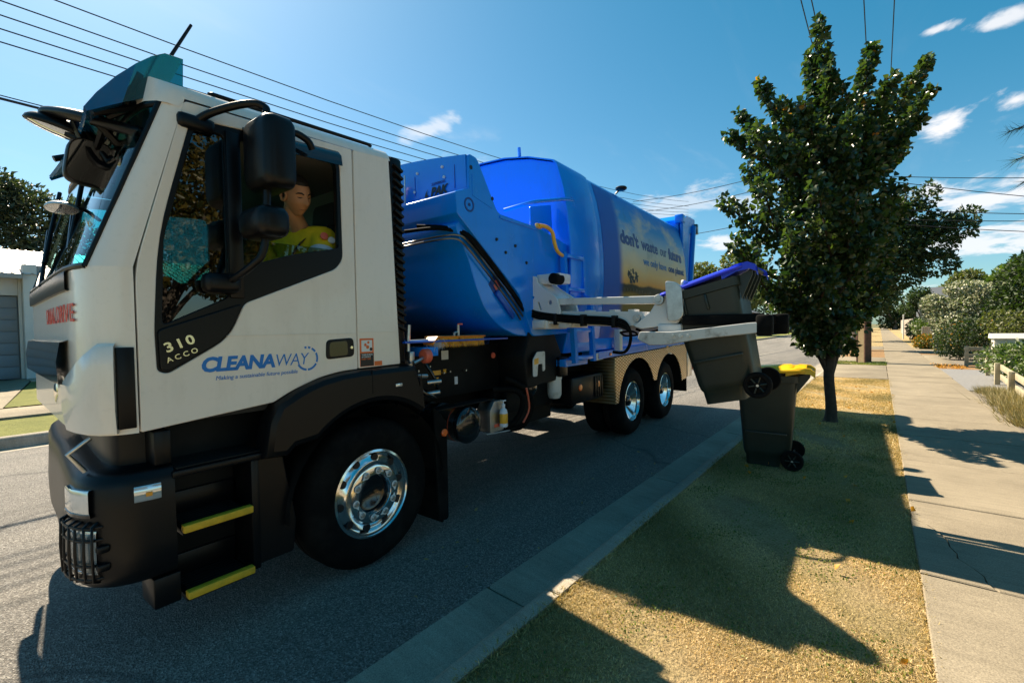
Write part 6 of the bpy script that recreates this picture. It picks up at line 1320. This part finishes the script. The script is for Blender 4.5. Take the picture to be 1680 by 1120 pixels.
steel_fence((2.3, 53.5), (2.3, 82), 1.75, 'beige steel fence running beside the far footpath'); steel_fence((2.05, 37.6), (6.5, 38.2), 1.15, 'low beige steel fence behind the orange flowering shrub')
wp_ = tag(empty('white_post', (1.62, 52.3, .13)), 'slim white post standing at the footpath edge by the hedge', 'post'); bm = BM(); tube(bm, [(0, 0, 0), (0, 0, 2.1)], .05, 10); obj('shaft', bm, M['wall'], wp_); bm = BM(); lathe(bm, [(0, .05), (.055, .03), (.06, 0)], (0, 0, 2.1), 'z', 10); obj('cap', bm, M['wall'], wp_)
fh = tag(empty('far_house', (6.0, 70, .1)), 'far house with grey roof half hidden between trees', 'house')
bm = BM(); b2(bm, (-2.6, -2.5, 0), (2.6, 2.5, 3.9), .02); obj('wall', bm, M['roofgrey'], fh); bm = BM(); loft(bm, [[(-3.0, -3, 3.9), (3.0, -3, 3.9), (3.0, 3, 3.9), (-3.0, 3, 3.9)], [(-1.5, -.1, 5.4), (1.5, -.1, 5.4), (1.5, .1, 5.4), (-1.5, .1, 5.4)]]); obj('roof', bm, M['roofgrey'], fh, 10)
for x in (-2, 1): bm = BM(); b2(bm, (x, -2.53, 1.0), (x+1.2, -2.49, 2.2), .01); obj('window', bm, M['doordark'], fh)
oh = tag(empty('far_house', (-19, 76, .2)), 'far brick house glimpsed beyond the lifted bin', 'house')
bm = BM(); b2(bm, (-4, -4, 0), (4, 4, 3.2), .02); obj('wall', bm, mat('brick_wall', (.32, .15, .08), .85, var=.2, vscale=6), oh); bm = BM(); loft(bm, [[(-4.5, -4.5, 3.2), (4.5, -4.5, 3.2), (4.5, 4.5, 3.2), (-4.5, 4.5, 3.2)], [(-.4, -.4, 5.0), (.4, -.4, 5.0), (.4, .4, 5.0), (-.4, .4, 5.0)]]); obj('roof', bm, M['roofgrey'], oh, 10)
bm = BM(); b2(bm, (3.98, -2, 1), (4.03, -.6, 2.2), .01); obj('window', bm, M['doordark'], oh)
simple_tree('garden_tree', (3.4, 61, .12), 'small dark tree to the left of the far grey roof', blobs(rg, (0, 0, 2.9), 1.5, 1.5, 1.6, 9, .7, 1.1), 3500, .25, M['leaf_dark'], .14, 1.4, 44, group=GB)
simple_tree('garden_tree', (8.6, 56, .12), 'green tree to the right of the far grey roof', blobs(rg, (0, 0, 3.2), 2.6, 1.8, 1.7, 12, .8, 1.3), 5000, .28, M['leaf_green'], .16, 1.4, 45, group=GB)
simple_tree('garden_tree', (5.6, 50, .12), 'leafy tree below the far grey roof', blobs(rg, (0, 0, 2.2), 2.0, 1.4, 1.1, 10, .7, 1.0), 4500, .22, M['leaf_olive'], .14, 1.0, 46, group=GB)
# parked car and bins far across the road
car = tag(empty('parked_car', (-11.6, 90, .17), (0, 0, R(8))), 'dark car parked far across the road near a blue lidded bin', 'car')
bm = BM(); pr_ = [(-2.1, .35), (-2.15, .62), (-2.05, .82), (-1.1, .92), (-.55, 1.38), (.75, 1.42), (1.5, 1.0), (2.1, .92), (2.15, .5), (2.05, .32)]
loft(bm, [[(x, y*k, z if k2 else z) for x, z in pr_] for y, k, k2 in ((-.86, 1, 1), (.86, 1, 1))]); cb = obj('body', bm, M['carpaint'], car, 30); 
for s in (-.865, .865):
    bm = BM(); bm.faces.new([bm.verts.new(p) for p in ((-.85, s, .95), (-.48, s, 1.32), (.7, s, 1.35), (1.25, s, 1.0))]); obj('window', bm, M['doordark'], cb, 0)
    for x in (-1.3, 1.3): bm = BM(); lathe(bm, [(0, -.1), (.30, -.1), (.32, 0), (.30, .1), (0, .1)], (x, s*.94, .31), 'y', 18); obj('wheel', bm, M['rubber'], car)
bm = BM(); bm.faces.new([bm.verts.new(p) for p in ((-1.12, -.7, .925), (-1.12, .7, .925), (-.60, .62, 1.36), (-.60, -.62, 1.36))]); obj('windscreen', bm, M['doordark'], cb, 0)
def small_bin(loc, m, label):
    b = tag(empty('wheelie_bin', loc), label, 'wheelie bin', 'bins far down the street'); bm = BM(); loft(bm, [rrect(-.2, .2, -.2, .2, .04, 0), rrect(-.28, .28, -.27, .27, .05, .93)]); obj('body', bm, M['bin'], b, 40); bm = BM(); loft(bm, [rrect(-.31, .34, -.3, .3, .05, .93), rrect(-.28, .3, -.27, .27, .05, 1.02)]); obj('lid', bm, M[m], b, 40)
small_bin((-9.95, 85, .15), 'lidblue', 'tiny blue lidded bin far across the road beside the dark car'); small_bin((-9.9, 80, .15), 'bin', 'tiny dark bin far across the road')
# ------------------------------------------------------------------ grass, litter
def blades(name, x0, x1, y0, y1, n, h0, h1, w, m, seed, z=.13, dens=None, label=None):
    rg = np.random.default_rng(seed); P = np.stack([rg.uniform(x0, x1, n), y0+(y1-y0)*rg.uniform(0, 1, n)**1.25, np.full(n, z)], 1)
    f = np.sin(P[:, 0]*3.1+1.3*np.sin(P[:, 1]*1.9))+np.sin(P[:, 1]*2.7+2*np.sin(P[:, 0]*2.3+P[:, 1]*.7))+rg.normal(0, .7, n)
    keep = f + .9*np.sin(P[:, 0]*4.3+2.2*np.sin(P[:, 1]*3.7)) + .7*np.sin(P[:, 1]*6.1+P[:, 0]*8.3) > -1.25; P, f = P[keep], f[keep]; n = len(P)
    hh = rg.uniform(h0, h1, n)*(1+.25*np.clip(f, -1.5, 2)); a = rg.uniform(0, 2*np.pi, n); ln = rg.normal(0, .9, (n, 2))
    T = P + np.stack([ln[:, 0]*hh, ln[:, 1]*hh, hh], 1); wv = np.stack([np.cos(a), np.sin(a), np.zeros(n)], 1)*w*rg.uniform(.6, 1.4, n)[:, None]
    Mid = (P+T)/2 + np.stack([np.zeros(n), np.zeros(n), hh*.18], 1)
    V = np.stack([P-wv, P+wv, Mid+wv*.8, Mid-wv*.8, T], 1).reshape(-1, 3); b = np.arange(n)[:, None]*5
    F = np.concatenate([b+np.array([[0, 1, 2]]), b+np.array([[0, 2, 3]]), b+np.array([[3, 2, 4]])], 1).reshape(-1, 3)
    t = np.clip(.58-.20*f+rg.normal(0, .18, n), 0, 1); o = raw_mesh(name, V, F, m, None, np.repeat(t, 3)); o['kind'] = 'stuff'; o['label'] = label; return o
blades('verge_grass', -1.33, .20, .6, 6.2, 330000, .004, .0115, .0012, M['grass'], 90, label='short dry straw and olive grass of the verge')
blades('verge_grass', -1.33, .19, 6.2, 15.0, 90000, .008, .02, .003, M['grass'], 91, label='short dry grass of the verge beyond the bins')
blades('verge_grass', -1.33, .19, 19.9, 21.4, 7000, .02, .05, .008, M['grassgreen'], 92, label='strip of green grass at the foot of the pole')
blades('edge_grass', -1.36, -1.30, .5, 14.9, 7000, .008, .026, .0025, M['grass'], 93, label='grass fringe along the kerb')
blades('edge_grass', .165, .225, .5, 14.9, 9000, .006, .02, .0025, M['grass'], 94, label='grass fringe along the footpath')
rg = np.random.default_rng(95)
n = 6000; P = np.stack([rg.uniform(-1.2, .15, n), .8+rg.uniform(0, 1, n)*6, np.full(n, .137)], 1); c = rg.uniform([-1.25, .8], [.15, 6.5], (80, 2)); k = rg.integers(0, 80, n); P[:, :2] = c[k]+rg.normal(0, .085, (n, 2)); P = P[(P[:, 0] > -1.3) & (P[:, 0] < .17)]
D = np.tile(np.array([[0, 0, .8]]), (len(P), 1)); o = leaves('clover', P, D, .013, M['grassgreen'], None, rg, .7, .2, .8, None, 0); o['kind'] = 'stuff'; o['label'] = 'low green weeds scattered through the dry grass'
n = 26; P = np.stack([rg.uniform(-2.75, -1.9, n), rg.uniform(1.4, 5.5, n), np.full(n, .006)], 1)  # pale leaf shapes put down in place of sun flecks
o = leaves('road_sun_flecks', P, np.tile(np.array([[.7, .5, .0]]), (n, 1)), .035, M['leaf_dry'], None, rg, .6, .2, .8, rg.uniform(.7, 1, n), 0); o['kind'] = 'stuff'; o['label'] = 'pale leaf shapes standing in for sun flecks on the road beside the truck'
n = 700; P = np.stack([rg.normal(-1.50, .035, n), .6+rg.uniform(0, 1, n)*14, np.full(n, -.018)], 1); P = P[(np.sin(P[:, 1]*2.1)+np.sin(P[:, 1]*5.3)+rg.normal(0, .5, len(P))) > .3]
o = leaves('gutter_litter', P, np.tile(np.array([[.3, .8, .0]]), (len(P), 1)), .020, M['leaf_dry'], None, rg, .5, .3, .8, None, 0); o['kind'] = 'stuff'; o['label'] = 'dry leaf and straw litter lying in the gutter'
n = 240; P = np.stack([rg.uniform(1.35, 2.1, n), 19.3+rg.uniform(0, 1, n)*2.0, np.full(n, .155)], 1); P2 = np.stack([rg.uniform(-1.3, .2, 40), rg.uniform(2.5, 14, 40), np.full(40, .155)], 1); P = np.concatenate([P, P2])
o = leaves('fallen_leaves', P, np.tile(np.array([[.7, .3, .0]]), (len(P), 1)), .05, M['leaf_orange'], None, rg, .7, .3, .8, rg.uniform(.6, 1, len(P)), 0); o['kind'] = 'stuff'; o['label'] = 'brown and orange leaves fallen on the verge and path edge'
